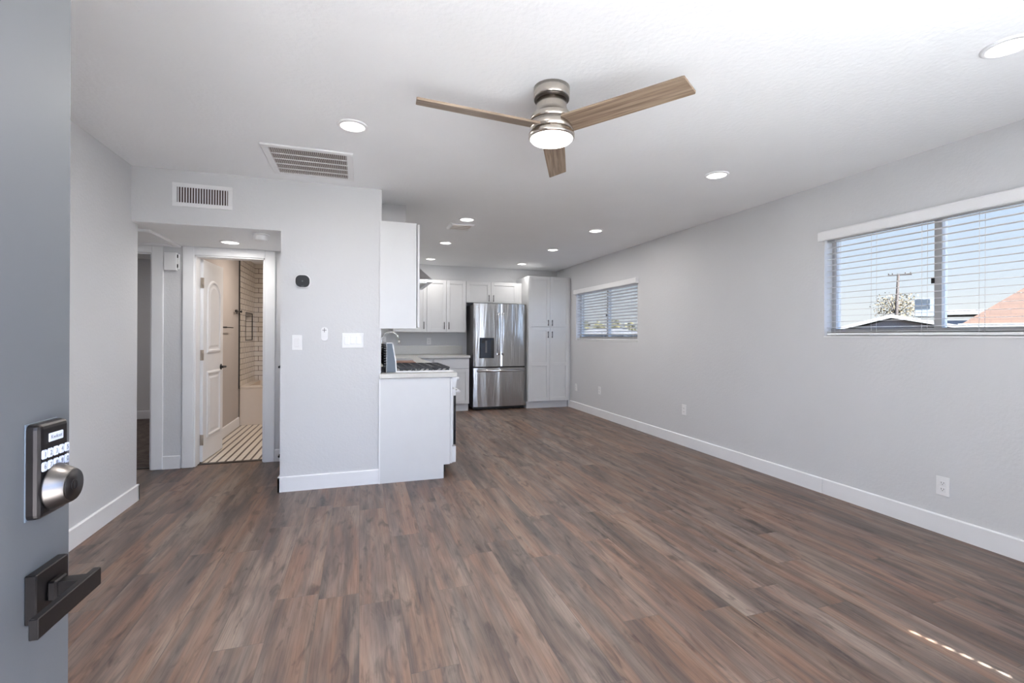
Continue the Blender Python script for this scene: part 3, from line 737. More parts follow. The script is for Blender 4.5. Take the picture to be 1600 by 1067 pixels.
dr = fdoor('freezer_drawer', FX0 - .004, FX1 + .002, 0.058, 0.700)
MB().box(FX0 + .01, FX1 - .01, 7.525, 7.575, 0.69, 0.73).box(2.21, 2.226, 7.51, 7.575, .73, 1.74).build('gasket', 'gap', r)
for dd, x in ((ld, 2.178), (rd, 2.252)):
    pts = []
    for k in range(15):
        t_ = k / 14; pts.append((x, 7.448 - 0.026 * math.sin(PI * t_), 0.905 + 0.71 * t_))
    mb = MB().tube(pts, 0.0125, 12); mb.box(x - .011, x + .011, 7.45, 7.50, 0.915, 0.945, .003).box(x - .011, x + .011, 7.45, 7.50, 1.575, 1.605, .003)
    mb.build('handle', 'steel_bright', dd)
mb = MB().tube([(1.815, 7.442, 0.655), (2.62, 7.442, 0.655)], 0.0195, 12).box(1.835, 1.86, 7.44, 7.51, .643, .667, .003).box(2.575, 2.60, 7.44, 7.51, .643, .667, .003)
mb.build('handle', 'steel_bright', dr)
dp = MB().box(1.872, 2.100, 7.472, 7.498, 0.868, 1.190, 0.003).build('dispenser', 'dispenser', ld)
MB().box(1.866, 2.106, 7.470, 7.474, 0.862, 0.868).box(1.866, 2.106, 7.470, 7.474, 1.19, 1.196).box(1.866, 1.872, 7.470, 7.474, .868, 1.19).box(2.10, 2.106, 7.470, 7.474, .868, 1.19).box(2.055, 2.100, 7.4695, 7.4725, 0.872, 1.16).build('bezel', 'black', ld)
MB().box(1.90, 1.95, 7.466, 7.473, 1.11, 1.16, .002).box(1.93, 2.03, 7.462, 7.473, 1.155, 1.178, .002).build('nozzle', 'black', ld)
MB().box(1.955, 1.985, 7.468, 7.473, 0.95, 1.15, .002).build('paddle', 'steel_side', ld)
MB().lathe([(0.014, 0), (0.014, 0.003), (0, 0.0031)], (1.84, 7.497, 1.712), 'Y', 18).build('badge', 'steel_bright', ld)

# ------------------------------------------------------------------ ceiling fan
FZ, FC = 2.235, (0.885, 2.125)
r = empty('ceiling_fan', (FC[0], FC[1], CH), 'brushed nickel three-blade ceiling fan with lit round lens', 'ceiling fan')
MB().lathe([(0.088, CH - 0.001), (0.088, 2.392), (0.083, 2.385), (0.0, 2.385)], (*FC, 0), n=48).build('canopy', 'nickel', r)
MB().lathe([(0.086, 2.386), (0.086, 2.380), (0.080, 2.376)], (*FC, 0), n=48).build('canopy_ring', 'nickel_dark', r)
MB().lathe([(0.074, 2.386), (0.073, 2.345), (0.078, 2.325), (0.094, 2.305), (0.104, 2.292), (0.106, 2.270)], (*FC, 0), n=48).build('motor_housing', 'nickel', r)
MB().lathe([(0.1045, 2.272), (0.1045, 2.266)], (*FC, 0), n=48).build('seam_ring', 'nickel_dark', r)
MB().lathe([(0.106, 2.266), (0.106, 2.228), (0.100, 2.224)], (*FC, 0), n=48).build('blade_hub', 'nickel', r)
MB().lathe([(0.100, 2.226), (0.100, 2.220)], (*FC, 0), n=48).build('seam_ring', 'nickel_dark', r)
MB().lathe([(0.104, 2.220), (0.112, 2.212), (0.112, 2.196), (0.107, 2.190), (0.103, 2.190)], (*FC, 0), n=48).build('light_ring', 'nickel', r)
MB().lathe([(0.104, 2.200), (0.104, 2.189), (0.098, 2.182), (0.07, 2.177), (0.0, 2.175)], (*FC, 0), n=48, caps=False).build('lens', 'lens_fan', r)
for ang in (64, 185, 305):
    mb = MB()
    L0, L1 = 0.075, 0.665; n = 10; th = 0.005
    outline = []
    for k in range(n + 1):
        t_ = k / n; x = L0 + (L1 - L0) * t_; outline.append((x, 0.060 - 0.006 * t_))
    outline.append((L1 + 0.004, 0.048)); outline.append((L1 - 0.012, -0.052))
    for k in range(n, -1, -1):
        t_ = k / n; x = L0 + (L1 - L0 - 0.02) * t_; outline.append((x, -0.060 + 0.006 * t_))
    mb.prism(outline, -th, th, axis='Z')
    o = mb.build('blade', 'blade_wood', r, loc=(0, 0, FZ + 0.012 - CH), local=True)
    o.rotation_euler = (Matrix.Rotation(math.radians(ang), 4, 'Z') @ Matrix.Rotation(math.radians(-14.5), 4, 'X')).to_euler()
def area(parent, name, loc, size, power, col, spread=PI):
    d = bpy.data.lights.new(name, 'AREA'); d.shape = 'DISK'; d.size = size; d.energy = power; d.color = col; d.spread = spread
    o = bpy.data.objects.new(name, d); C.objects.link(o); o.location = loc
    if parent: o.parent = parent
    return o
area(r, 'fan_light', (0, 0, 2.172 - CH), 0.19, FAN_W, (1.0, 0.97, 0.94))

# ------------------------------------------------------------------ recessed lights
def downlight(x, y, z, label, watts, col=(1, 0.965, 0.92), group='white recessed ceiling lights', rad=0.068):
    r = empty('recessed_light', (x, y, z), label, 'ceiling light', group)
    MB().lathe([(rad + 0.018, 0), (rad + 0.018, -0.003), (rad + 0.012, -0.007), (rad, -0.009), (rad, -0.004)], (0, 0, 0), n=40, caps=False).build('trim_ring', 'white_plastic', r, local=True)
    MB().lathe([(rad, -0.0045), (rad * .6, -0.0065), (0, -0.007)], (0, 0, 0), n=40, caps=False).build('lens', 'lens', r, local=True)
    area(r, 'lamp', (0, 0, -0.012), 0.12, watts, col)
    return r
LT = [(-0.048, 2.867, 'recessed ceiling light left of the fan, just before the square return grille', 4.8),
      (-0.048, 1.22, 'recessed ceiling light above the doorway, behind the open entry door', 5.0),
      (2.53, 2.867, 'recessed ceiling light between the fan and the far window', 1),
      (2.55, 1.22, 'recessed ceiling light at the top right edge of the view, nearest the camera', 1),
      (1.05, 4.79, 'recessed ceiling light beside the small kitchen ceiling vent', 0),
      (1.05, 6.08, 'recessed ceiling light, middle of the left kitchen row', 0),
      (1.05, 7.44, 'recessed ceiling light at the far end of the left kitchen row', 0.7),
      (2.56, 4.82, 'recessed ceiling light nearest the camera in the right kitchen row', 0),
      (2.56, 6.075, 'recessed ceiling light, middle of the right kitchen row', 0),
      (2.57, 7.43, 'recessed ceiling light above the refrigerator and pantry', 0.5)]
for x, y, lb, big in LT: downlight(x, y, CH, lb, (LAMP_W * big if big >= 1 else KITCH_W * (big or 1)))
downlight(-1.087, 4.675, HZ, 'recessed light in the low hallway ceiling outside the bathroom', 5.0)
# bathroom lamp and added bedroom lamp (outside the view, lighting what the doorways show)
downlight(-0.8, 6.4, 2.32, 'ceiling light inside the bathroom', 17.0, (1, 0.86, 0.74), None)
downlight(-2.6, 6.6, 2.32, 'unseen lamp added to light the bedroom', 9.0, (1, 0.93, 0.88), None)

# ------------------------------------------------------------------ vents
# square return grille on the ceiling
gx0, gx1, gy0, gy1 = -0.612, -0.052, 3.295, 3.870
r = empty('ceiling_vent', ((gx0 + gx1) / 2, (gy0 + gy1) / 2, CH), 'large white return air grille on the ceiling above the thermostat wall', 'vent')
fb = 0.042; zt = CH - 0.0005
MB().box(gx0, gx1, gy0, gy0 + fb, CH - .012, zt, .003).box(gx0, gx1, gy1 - fb, gy1, CH - .012, zt, .003).box(gx0, gx0 + fb, gy0 + fb, gy1 - fb, CH - .012, zt, .003).box(gx1 - fb, gx1, gy0 + fb, gy1 - fb, CH - .012, zt, .003).build('frame', 'white_plastic', r)
MB().box(gx0 + fb, gx1 - fb, gy0 + fb, gy1 - fb, CH - .0015, zt).build('backing', 'duct_dark', r)
g = MB(); n = 38
for k in range(n):
    x = gx0 + fb + (gx1 - gx0 - 2 * fb) * (k + .5) / n
    g.box(x - .0036, x + .0036, gy0 + fb, gy1 - fb, CH - .010, CH - .003)
g.build('louvers', 'louver_grey', r); g = MB()
for k in range(1, 5):
    y = gy0 + fb + (gy1 - gy0 - 2 * fb) * k / 5; g.box(gx0 + fb, gx1 - fb, y - .0035, y + .0035, CH - .012, CH - .006)
g.build('crossbars', 'white_plastic', r)
# supply register on the header
r = empty('wall_vent', (-1.12, YT, 2.26), 'small rectangular vent with dark vertical louvers on the wall above the hallway opening', 'vent')
vx0, vx1, vz0, vz1 = -1.318, -0.928, 2.172, 2.345; fb = 0.030
MB().box(vx0, vx1, YT - .007, YT - .0003, vz0, vz0 + fb, .002).box(vx0, vx1, YT - .007, YT - .0003, vz1 - fb, vz1, .002).box(vx0, vx0 + fb, YT - .007, YT - .0003, vz0 + fb, vz1 - fb, .002).box(vx1 - fb, vx1, YT - .007, YT - .0003, vz0 + fb, vz1 - fb, .002).build('frame', 'white_plastic', r)
MB().box(vx0 + fb, vx1 - fb, YT - .0012, YT - .0003, vz0 + fb, vz1 - fb).build('backing', 'duct_dark', r)
g = MB(); n = 19
for k in range(n):
    x = vx0 + fb + (vx1 - vx0 - 2 * fb) * (k + .5) / n; g.box(x - .003, x + .003, YT - .006, YT - .0012, vz0 + fb, vz1 - fb)
g.build('louvers', 'white_plastic', r)
# little diffuser in the kitchen ceiling
r = empty('ceiling_vent', (1.05, 5.12, CH), 'small white air vent on the kitchen ceiling next to a recessed light', 'vent')
MB().prism([(0.915, CH - .0005), (1.185, CH - .0005), (1.165, CH - .016), (0.935, CH - .016)], 4.99, 5.245, axis='Y').build('frame', 'white_plastic', r)
g = MB()
for k in range(5): g.box(0.95, 1.15, 5.02 + k * .042, 5.03 + k * .042, CH - .0185, CH - .0155)
g.build('louvers', 'hinge', r)
# smoke detector
r = empty('smoke_detector', (-0.765, 4.235, HZ), 'round white smoke detector on the low hallway ceiling', 'smoke detector')
MB().lathe([(0.062, HZ - .0005), (0.062, HZ - .010), (0.056, HZ - .012)], (-0.765, 4.235, 0), n=36).build('mount', 'white_plastic', r)
MB().lathe([(0.054, HZ - .011), (0.058, HZ - .018), (0.056, HZ - .048), (0.050, HZ - .054), (0.0, HZ - .056)], (-0.765, 4.235, 0), n=36).build('cover', 'white_plastic', r)

# ------------------------------------------------------------------ things on the thermostat wall
def rrect(mb, cx, cz, w_, h_, rad, y0, y1, n=6):
    pts = []
    for sx, sz, a0 in ((1, 1, 0), (-1, 1, 90), (-1, -1, 180), (1, -1, 270)):
        for k in range(n + 1):
            a_ = math.radians(a0 + 90 * k / n)
            pts.append((cx + sx * (w_ / 2 - rad) + rad * math.cos(a_), cz + sz * (h_ / 2 - rad) + rad * math.sin(a_)))
    mb.prism(pts, y0, y1, axis='Y'); return mb
r = empty('thermostat', (-0.435, YT, 1.653), 'black rounded-square thermostat on the pale wall above the light switch', 'thermostat')
rrect(MB(), -0.435, 1.653, 0.118, 0.108, 0.045, YT - .006, YT - .0003).build('wall_plate', 'white_plastic', r)
rrect(MB(), -0.435, 1.653, 0.100, 0.092, 0.036, YT - .024, YT - .006).build('display', 'black', r)
MB().lathe([(0.006, 0), (0.006, 0.001), (0, 0.0012)], (-0.435, YT - .0252, 1.653), 'Y', 16).box(-0.446, -0.424, YT - .0252, YT - .024, 1.610, 1.615).build('indicator', 'steel_side', r)
r = empty('light_switch', (-0.475, YT, 1.168), 'single white rocker light switch left of the remote cradle', 'light switch')
MB().box(-0.512, -0.438, YT - .0065, YT - .0003, 1.108, 1.228, .002).build('cover_plate', 'white_plastic', r)
MB().box(-0.492, -0.458, YT - .010, YT - .006, 1.135, 1.202, .001).box(-0.492, -0.458, YT - .0105, YT - .006, 1.128, 1.134).build('rocker', 'white_enamel', r)
r = empty('light_switch', (-0.058, YT, 1.185), 'wide white triple switch plate near the kitchen corner', 'light switch')
MB().box(-0.141, 0.025, YT - .0065, YT - .0003, 1.124, 1.246, .002).build('cover_plate', 'white_plastic', r)
for k in range(3):
    cx_ = -0.104 + k * .046
    MB().box(cx_ - .017, cx_ + .017, YT - .0105, YT - .006, 1.152 + (.006 if k else 0), 1.219, .001).build('rocker', 'white_enamel', r)
r = empty('remote_control', (-0.273, YT, 1.24), 'small white oval remote in a wall cradle between the two switches', 'remote control')
rrect(MB(), -0.273, 1.238, 0.048, 0.108, 0.022, YT - .010, YT - .0003).build('cradle', 'white_plastic', r)
rrect(MB(), -0.273, 1.243, 0.040, 0.094, 0.019, YT - .017, YT - .010).build('handset', 'white_enamel', r)
MB().box(-0.275, -0.271, YT - .0182, YT - .017, 1.250, 1.284).box(-0.288, -0.258, YT - .0182, YT - .017, 1.265, 1.269).build('buttons', 'steel_side', r)
# door chime in the hallway
r = empty('door_chime', (-1.64, YH, 1.89), 'white box chime high on the hallway wall between two door casings', 'door chime')
MB().box(-1.694, -1.594, YH - .035, YH - .0003, 1.81, 1.972, .003).build('cover', 'white_plastic', r)
MB().box(-1.594, -1.578, YH - .028, YH - .0003, 1.825, 1.96, .002).build('side_plate', 'white_plastic', r)
MB().box(-1.592, -1.584, YH - .031, YH - .027, 1.835, 1.868).box(-1.592, -1.584, YH - .031, YH - .027, 1.925, 1.955).build('slots', 'gap', r)

# ------------------------------------------------------------------ entry door (open, at the left edge)
ea = math.radians(1.9)           # door runs 1.9 degrees off +Y
Pn = Vector((-0.3976, 0.7434, 0)); ev = Vector((math.sin(ea), math.cos(ea), 0))
DW, DT = 0.91, 0.045
free = Pn + 0.0896 * ev
# local frame: origin at hinge, +y along the door to the free edge, +x out of the exterior face
hinge = free - DW * ev
door = empty('door_1', (hinge.x, hinge.y, 0), rz=-ea, kind='structure')
def L(mb, name, mat, parent=door): 
    o = mb.build(name, mat, parent, local=True); return o
L(MB().box(-DT, 0, 0, DW, 0.012, 2.032, 0.0015), 'door_slab', 'door_grey')
t0 = DW - 0.0896               # local y of the near edge of the lock plate
# keypad lock
lc = t0 + 0.030
lock = L(MB().box(-0.010, 0.0155, t0, t0 + 0.060, 0.992, 1.113, 0.007, seg=3), 'keypad_lock', 'bronze')
L(MB().box(-0.0002, 0.0012, t0 - 0.0006, t0 + 0.0606, 0.9914, 1.1136, 0.0004, seg=1), 'lock_gasket', 'backguard_side', lock)
ks = MB()
L(MB().box(0.0150, 0.0168, lc - 0.014, lc + 0.014, 1.088, 1.099, 0.0008), 'top_button', 'keys', lock)
for row, z in enumerate((1.074, 1.0585)):
    for k in range(5):
        y = t0 + 0.0075 + k * 0.0112
        L(MB().box(0.0150, 0.0170, y - 0.0046, y + 0.0046, z - 0.0058, z + 0.0058, 0.0015), 'key', 'keys', lock)
L(MB().lathe([(0.030, 0.0155), (0.0295, 0.018), (0.0215, 0.0345), (0.0205, 0.0355), (0, 0.0356)], (0, lc, 1.0275), 'X', 48), 'cylinder_housing', 'knob_metal', lock)
L(MB().lathe([(0.0202, 0.0354), (0.0202, 0.0362), (0, 0.0363)], (0, lc, 1.0275), 'X', 40).lathe([(0.0070, 0.0363), (0.0070, 0.0368), (0.0055, 0.0368)], (0, lc, 1.0275), 'X', 24), 'cylinder_face', 'bronze', lock)
L(MB().box(0.0363, 0.0370, lc - .0008, lc + .0008, 1.0235, 1.0315), 'keyhole', 'gap', lock)
# digits and lettering on the keys
def text(txt, y, z, size, parent, mat='keymark', x=0.01705):
    cu = bpy.data.curves.new('txt', 'FONT'); cu.body = txt; cu.size = size; cu.align_x = 'CENTER'; cu.align_y = 'CENTER'; cu.extrude = 0.0001
    o = bpy.data.objects.new('tmp', cu); C.objects.link(o)
    bpy.context.view_layer.update()
    me = bpy.data.meshes.new_from_object(o.evaluated_get(bpy.context.evaluated_depsgraph_get()))
    bpy.data.objects.remove(o)
    me.transform(Matrix.Translation((x, y, z)) @ Matrix.Rotation(PI / 2, 4, 'Z') @ Matrix.Rotation(PI / 2, 4, 'X'))
    me.materials.append(MATS[mat]); ob = bpy.data.objects.new('lettering', me); C.objects.link(ob); ob.parent = parent
    return ob
keyobjs = [o for o in lock.children if o.name.startswith('key') and not o.name.startswith('keyhole')]
for i, k in enumerate(keyobjs):
    row, col = divmod(i, 5)
    text('1234567890'[i], t0 + 0.0075 + col * 0.0112, (1.074, 1.0585)[row], 0.0085, lock)
text('Kwikset', lc, 1.0935, 0.0068, lock, x=0.01685)
# lever
rz = 0.893; rc0 = t0 + 0.032
rose = L(MB().box(0, 0.0125, t0, t0 + 0.064, rz - 0.031, rz + 0.031, 0.0012), 'door_handle', 'bronze')
L(MB().box(0.0125, 0.022, rc0 - .013, rc0 + .013, rz - .013, rz + .013, .002), 'neck_collar', 'bronze', rose)
L(MB().prism([(0.020, rc0 - .008), (0.020, rc0 + .008), (0.052, rc0 + .008), (0.052, rc0 - .010)], rz - .010, rz + .010, axis='Z'), 'neck', 'bronze', rose)
L(MB().box(0.0500, 0.0592, t0 - 0.080, t0 + 0.045, rz - .0085, rz + .0155, .001), 'lever', 'bronze', rose)
for z in (0.25, 1.03, 1.80): L(MB().cyl((0.004, -0.004, z - .05), 0.006, 0.10, n=10), 'hinge', 'hinge')

# ------------------------------------------------------------------ bathroom door, leaning open
ha = math.radians(2.5)
bd = empty('door_2', (-1.428, 5.172, 0), rz=-ha, kind='structure')
BW, BTk = 0.578, 0.035
def arch_panel(mb, x, y0, y1, z0, z1, arch):
    """raised moulding ring + field; lies on plane x facing +x"""
    pts = [(y0, z0), (y1, z0), (y1, z1)]
    cy_ = (y0 + y1) / 2; hw = (y1 - y0) / 2
    if arch:
        for k in range(1, 12): a_ = PI * k / 12; pts.append((cy_ + hw * math.cos(a_), z1 + arch * math.sin(a_)))
    pts.append((y0, z1))
    def inset(p, d):
        cz_ = (z0 + z1) / 2
        return (cy_ + (p[0] - cy_) * (1 - d / hw), (z0 + d) + (p[1] - z0) * ((z1 + (arch or 0) - z0 - 2 * d) / (z1 + (arch or 0) - z0)))
    A_ = pts; rings = [(0, 0.0), (0.012, 0.010), (0.026, 0.011), (0.036, 0.0006), (0.055, 0.0005), (0.075, 0.006)]
    prev = None
    for d, h in rings:
        cur = [mb.bm.verts.new((x + h, *inset(p, d))) for p in A_]
        if prev:
            for k in range(len(cur)): mb.bm.faces.new((prev[k], prev[(k + 1) % len(cur)], cur[(k + 1) % len(cur)], cur[k]))
        prev = cur
    mb.bm.faces.new(prev)
slab = MB().box(-BTk, 0, 0, BW, 0.010, 1.945, 0.002)
o = slab.build('door_slab', 'trim', bd, local=True)
mb = MB(); arch_panel(mb, 0.0005, 0.095, BW - 0.095, 1.045, 1.62, 0.15); arch_panel(mb, 0.0005, 0.095, BW - 0.095, 0.22, 0.87, 0)
mb.build('raised_panels', 'trim', bd, local=True)
for z in (0.22, 1.03, 1.72):
    hg = MB().cyl((-.001, -0.006, z - .045), 0.006, 0.09, n=10).box(-0.036, 0.006, -0.0055, 0.001, z - .05, z + .05).build('hinge', 'hinge', bd, local=True)
hd = MB().lathe([(0.030, 0), (0.030, 0.006), (0.012, 0.010), (0.011, 0.045), (0, 0.046)], (0, BW - 0.065, 0.888), 'X', 24).build('door_handle', 'black', bd, local=True)
MB().box(0.040, 0.052, BW - 0.165, BW - 0.055, 0.879, 0.897, .003).build('lever', 'black', hd, local=True)
# closet door in the hallway's right side wall (seen only by its lever)
cd = empty('door_3', (-0.594, 4.25, 0), kind='structure')
MB().box(-0.600, -0.5945, 4.30, 4.95, 0.01, 1.93).build('door_slab', 'trim', cd)
hd = MB().lathe([(0.028, 0), (0.028, -0.006), (0.011, -0.010), (0.010, -0.055), (0, -0.056)], (-0.600, 4.40, 0.956), 'X', 20).build('door_handle', 'black', cd)
MB().box(-0.658, -0.646, 4.37, 4.49, 0.947, 0.965, .003).build('lever', 'black', hd)
# door stop on the hall baseboard
r = empty('door_stop', (-0.735, YH - BT, 0.06), 'small black spring door stop on the baseboard right of the bathroom door', 'door stop')
MB().lathe([(0.011, 0), (0.011, -0.004), (0.005, -0.006), (0.005, -0.055)], (-0.735, YH - BT - .0003, 0.062), 'Y', 14).build('rod', 'black', r)
MB().lathe([(0.010, -0.055), (0.011, -0.065), (0.008, -0.072), (0, -0.073)], (-0.735, YH - BT, 0.062), 'Y', 14).build('tip', 'black', r)

# ------------------------------------------------------------------ bathroom fittings
r = empty('bathtub', (-0.8, 7.6, 0), 'cream white bathtub with plain front below the tiled surround', 'bathtub')
mb = MB(); ty0, ty1, tx0, tx1 = 7.17, YBB - 0.0105, XB + 0.0105, 0.043
mb.box(tx0, tx1, ty0, ty0 + .012, 0.0, 0.50, .003); mb.build('apron', 'tub', r)
mb = MB()
mb.box(tx0, tx1, ty0 - .004, ty0 + .09, 0.495, 0.530, .008, seg=2).box(tx0, tx1, ty1 - .07, ty1, 0.495, .530, .004).box(tx0, tx0 + .09, ty0 + .08, ty1 - .06, .495, .530, .004).box(tx1 - .09, tx1, ty0 + .08, ty1 - .06, .495, .530, .004)
mb.build('rim', 'tub', r)
MB().box(tx0 + .09, tx1 - .09, ty0 + .09, ty1 - .07, 0.10, 0.14).box(tx0 + .07, tx0 + .09, ty0 + .07, ty1 - .05, .1, .5).box(tx1 - .09, tx1 - .07, ty0 + .07, ty1 - .05, .1, .5).box(tx0 + .07, tx1 - .07, ty0 + .07, ty0 + .09, .1, .5).box(tx0 + .07, tx1 - .07, ty1 - .07, ty1 - .05, .1, .5).build('basin', 'tub', r)
r = empty('towel_hook', (XB, 7.05, 1.53), 'black double wall hook beside the black tile edge in the bathroom', 'hook')
MB().box(XB + .0003, XB + .008, 7.02, 7.06, 1.505, 1.560, .002).build('plate', 'black', r)
MB().tube([(XB + .005, 7.04, 1.535), (XB + .055, 7.04, 1.535)], .008, 10).lathe([(0.016, 0), (0.016, .012), (0, .013)], (XB + .05, 7.04, 1.535), 'X', 16).build('peg', 'black', r)
MB().box(XB + .02, XB + .035, 6.86, 7.16, 1.528, 1.542, .003).lathe([(0.016, 0), (0.016, .012), (0, .013)], (XB + .02, 6.87, 1.535), 'X', 16).build('bar', 'black', r)
r = empty('paper_holder', (XB, 6.45, 1.31), 'black single-arm holder on the bathroom wall beside the open door', 'paper holder')
MB().lathe([(0.024, 0), (0.024, 0.008), (0.009, 0.012), (0.009, 0.06), (0, .061)], (XB + .0003, 6.32, 1.315), 'X', 20).build('mount', 'black', r)
MB().box(XB + .048, XB + .060, 6.31, 6.62, 1.309, 1.321, .003).build('arm', 'black', r)

# ------------------------------------------------------------------ outside
S('ground_outside', MB().box(-60, 140, -60, -3.2, -0.45, -0.17).box(3.75, 140, -3.2, 120, -0.45, -0.17), 'gravel')
S('patio_bounce_slab', MB().box(-4, 6, -7.0, -0.22, -0.17, -0.02), 'concrete')  # unseen pale slab put in to bounce sunlight up to the ceiling
S('porch_sun_block', MB().box(-1.4, 0.98, -2.9, -0.22, 2.35, 2.47), 'ceiling')  # unseen slab added to keep direct sun out of the doorway
def ray(u, v, t):
    c_, s_ = math.cos(YAW), math.sin(YAW)
    a = (u - 800) / FPX; b = (CY - v) / FPX
    a, b = a * math.cos(-ROLL) - b * math.sin(-ROLL), a * math.sin(-ROLL) + b * math.cos(-ROLL)
    return Vector((s_ + a * c_, c_ - a * s_, b)) * t + Vector((0, 0, EYE))
def face(px):
    '''turn that points a far building's front at the doorway, and metres per pixel there'''
    a = math.atan((px - 800) / FPX); return -YAW - a, t_ / FPX * math.cos(a)
GZ = -0.17
# house with the pale low gable
t_ = 42; c0 = ray(1392, 520, t_); rz_, sx = face(1392)
hs = empty('house', (c0.x, c0.y, GZ), 'low house with pale broad gable roof below the utility pole', 'house', rz=rz_)
def hz_(v): return (CY - v) / FPX * t_ + EYE - GZ + 0.0
wl, wr = -82 * sx, 105 * sx
MB().box(wl + .3, wr - .3, 0.3, 9, 0, hz_(513)).build('walls', 'stucco_blue', hs, local=True)
MB().prism([(wl + .5, hz_(513)), (wr - .8, hz_(514)), (0.3, hz_(494))], 0.32, 0.6, axis='Y').build('gable', 'stucco', hs, local=True)
mb = MB(); zl, zr, zp = hz_(507), hz_(507), hz_(488); tk = 0.28
mb.prism([(wl, zl), (0.0, zp), (wr, zr), (wr, zr - tk), (0.0, zp - tk - .05), (wl, zl - tk)], -0.3, 9.5, axis='Y'); mb.build('roof', 'roof_white', hs, local=True)
for xx in (-2.5, 1.6): MB().box(xx - .5, xx + .5, 0.24, 0.32, 1.0, 2.0).build('window', 'ac_dark', hs, local=True)
# house with brown shingle hip roof
t_ = 30; c0 = ray(1500, 520, t_); rz_, sx = face(1530)
hs = empty('house', (c0.x, c0.y, GZ), 'house with rust brown shingle roof rising at the right edge of the near window', 'house', rz=rz_)
x1 = 190 * sx
MB().box(0.8, x1 - .5, 0.5, 4.0, 0, hz_(510)).build('walls', 'brick', hs, local=True)
MB().box(3.4, 5.0, 0.5, 0.62, 0.9, hz_(515)).build('window', 'ac_dark', hs, local=True)
mb = MB(); p = [(0, 0, hz_(504)), (x1, 0, hz_(504)), (x1, 4.4, hz_(504)), (0, 4.4, hz_(504))]; rd_ = [(100 * sx, 2.2, hz_(446)), (x1 - 2, 2.2, hz_(446))]
V_ = [mb.bm.verts.new(q) for q in p + rd_]
for q in ((0, 1, 5, 4), (1, 2, 5), (2, 3, 4, 5), (3, 0, 4), (3, 2, 1, 0)): mb.bm.faces.new([V_[i] for i in q])
mb.build('roof', 'shingle', hs, local=True)
MB().box(-0.1, x1, -0.12, 0.0, hz_(508), hz_(502)).build('fascia', 'fascia', hs, local=True)
# grey flat building between them
t_ = 60; c0 = ray(1500, 520, t_); rz_, sx = face(1500)
hs = empty('house', (c0.x, c0.y, GZ), 'long grey flat-roofed building between the pale gable and the brown roof', 'house', rz=rz_)
MB().box(-4, 10, 0.5, 9, 0, hz_(497)).build('walls', 'roof_grey', hs, local=True)
MB().box(-4.5, 10.5, 0, 9.5, hz_(488), hz_(480)).build('roof', 'roof_white', hs, local=True)
# evaporative cooler on the pale roof
t_ = 45; c0 = ray(1446, 500, t_); rz_, sx = face(1446); zz = (CY - 482) / FPX * t_ + EYE - .55
r = empty('roof_cooler', (c0.x, c0.y, zz), 'boxy blue-grey cooler unit standing on the pale roof beside the window mullion', 'cooler', rz=rz_)
MB().box(-17 * sx, 17 * sx, 0, 2.0, 0, 1.75, .03).build('cabinet', 'ac_metal', r, local=True)
for k in range(2): MB().box(-15.5 * sx, 7 * sx, -0.03, 0, 0.70 + k * .5, 1.12 + k * .5).build('louver_panel', 'ac_dark', r, local=True)
# utility pole
t_ = 55; c0 = ray(1400, 500, t_); rz_, sx = face(1400)
r = empty('utility_pole', (c0.x, c0.y, GZ), 'dark wooden utility pole with one crossarm above the roofs', 'utility pole', rz=rz_)
zt_ = (CY - 425) / FPX * t_ + EYE - GZ
MB().tube([(-3 * sx, 0, 0), (-0.5 * sx, 0, 3), (3.5 * sx, 0, zt_)], [0.19, 0.18, 0.13], 12).build('post', 'pole_wood', r, local=True)
MB().box(-13 * sx, 24 * sx, -.06, .06, zt_ - .22, zt_ - .05).build('crossarm', 'pole_wood', r, local=True)
mb = MB()
for q in (-12, -6, 14, 22): mb.cyl((q * sx, 0, zt_ - .05), .05, .16, n=8)
mb.build('insulators', 'pole_wood', r, local=True)
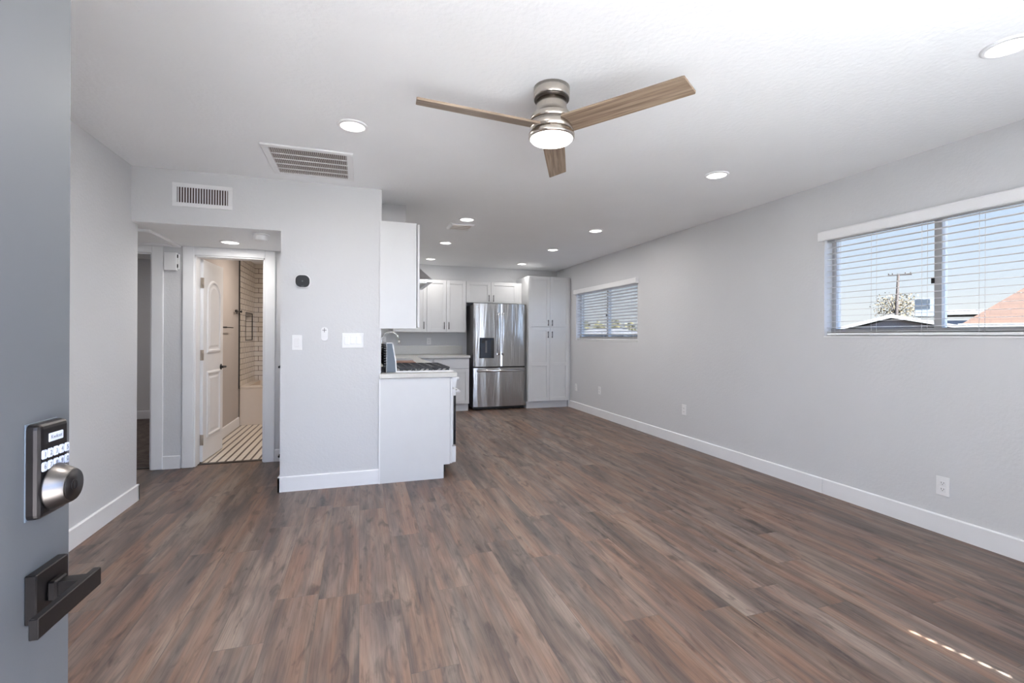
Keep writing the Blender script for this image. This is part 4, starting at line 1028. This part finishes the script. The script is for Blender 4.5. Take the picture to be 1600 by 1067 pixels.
# trees
def tree(px, py_top, t_, rad, hgt, label, leaf, seed, group=None, dens=900, cs=.12):
    rn = random.Random(seed); c0 = ray(px, 500, t_); c0.z = 0; zt2 = (CY - py_top) / FPX * t_ + EYE
    r = empty('tree', (c0.x, c0.y, GZ), label, 'tree', group)
    H = zt2 - GZ; cz = H - hgt / 2
    mb = MB().tube([(0, 0, 0), (.1, 0, H * .4), (0, .1, H * .75)], [.16, .12, .05], 8)
    for k in range(9):
        a_ = rn.uniform(0, 2 * PI); mb.tube([(0, 0, cz - hgt * .3), (rad * .5 * math.cos(a_), rad * .5 * math.sin(a_), cz + rn.uniform(-.1, .3) * hgt), (rad * .85 * math.cos(a_), rad * .85 * math.sin(a_), cz + rn.uniform(0, .42) * hgt)], [.07, .04, .015], 5)
    mb.build('trunk', 'bark', r, local=True)
    lf = MB()
    for k in range(dens):
        while True:
            v = Vector((rn.uniform(-1, 1), rn.uniform(-1, 1), rn.uniform(-1, 1)))
            if .15 < v.length < 1: break
        lump = 1 - .25 * math.sin(5 * v.x + seed) * math.sin(4 * v.z + 2 * v.y)
        p_ = Vector((v.x * rad * lump, v.y * rad * lump, cz + v.z * hgt / 2 * lump))
        q1 = Vector((rn.uniform(-1, 1), rn.uniform(-1, 1), rn.uniform(-1, 1))).normalized() * cs
        q2 = q1.cross(Vector((rn.uniform(-1, 1), rn.uniform(-1, 1), rn.uniform(-1, 1)))).normalized() * cs * .7
        lf.bm.faces.new([lf.bm.verts.new(p_ + q1), lf.bm.verts.new(p_ + q2), lf.bm.verts.new(p_ - q1), lf.bm.verts.new(p_ - q2)])
    lf.build('foliage', leaf, r, local=True)
tree(1400, 455, 60, 2.4, 3.6, 'pale bare-branched tree behind the gable roof beside the cooler', 'leaf_dry', 3, dens=1100, cs=.11)
for i, (px, top, rr) in enumerate(((912, 500, 0.61), (936, 503, 0.61), (960, 498, 0.61), (984, 502, 0.61), (1008, 499, 0.61))):
    tree(px, top, 48, rr, 1.7, ['yellow-green tree farthest left behind the far window', 'yellow-green tree just left of the far window mullion', 'yellow-green tree just right of the far window mullion', 'yellow-green tree near the right end of the far window', 'yellow-green tree at the right edge of the far window'][i], 'leaf_gold', 20 + i, 'yellow-green trees seen through the far window', 420, .15)
# grey building seen through the far window
t_ = 30; c0 = ray(950, 515, t_); rz_, sx = face(950)
hs = empty('house', (c0.x, c0.y, GZ), 'grey low building with dark roof edge seen low through the far window', 'house', rz=rz_)
MB().box(-60 * sx, 70 * sx, .3, 6, 0, hz_(520)).build('walls', 'ac_metal', hs, local=True)
MB().prism([(-62 * sx, hz_(519)), (-20 * sx, hz_(513.5)), (20 * sx, hz_(513)), (48 * sx, hz_(517)), (72 * sx, hz_(518)), (72 * sx, hz_(521)), (-62 * sx, hz_(521))], 0, 6.4, axis='Y').build('roof', 'roof_grey', hs, local=True)
for k in range(5): MB().box((-45 + k * 22) * sx, (-34 + k * 22) * sx, .22, .32, 1.0, 1.3).build('window', 'ac_dark', hs, local=True)
# yard block wall
S('eave_sun_block', MB().box(3.63, 4.28, -3.2, 9.0, 2.37, 2.47), 'trim')  # unseen overhang added to keep sun off the right window reveals
S('yard_wall', MB().box(11.8, 12.0, -3, 30, GZ, 1.27), 'roof_grey')
for o in list(bpy.data.objects):
    if '_o' in o: del o['_o']
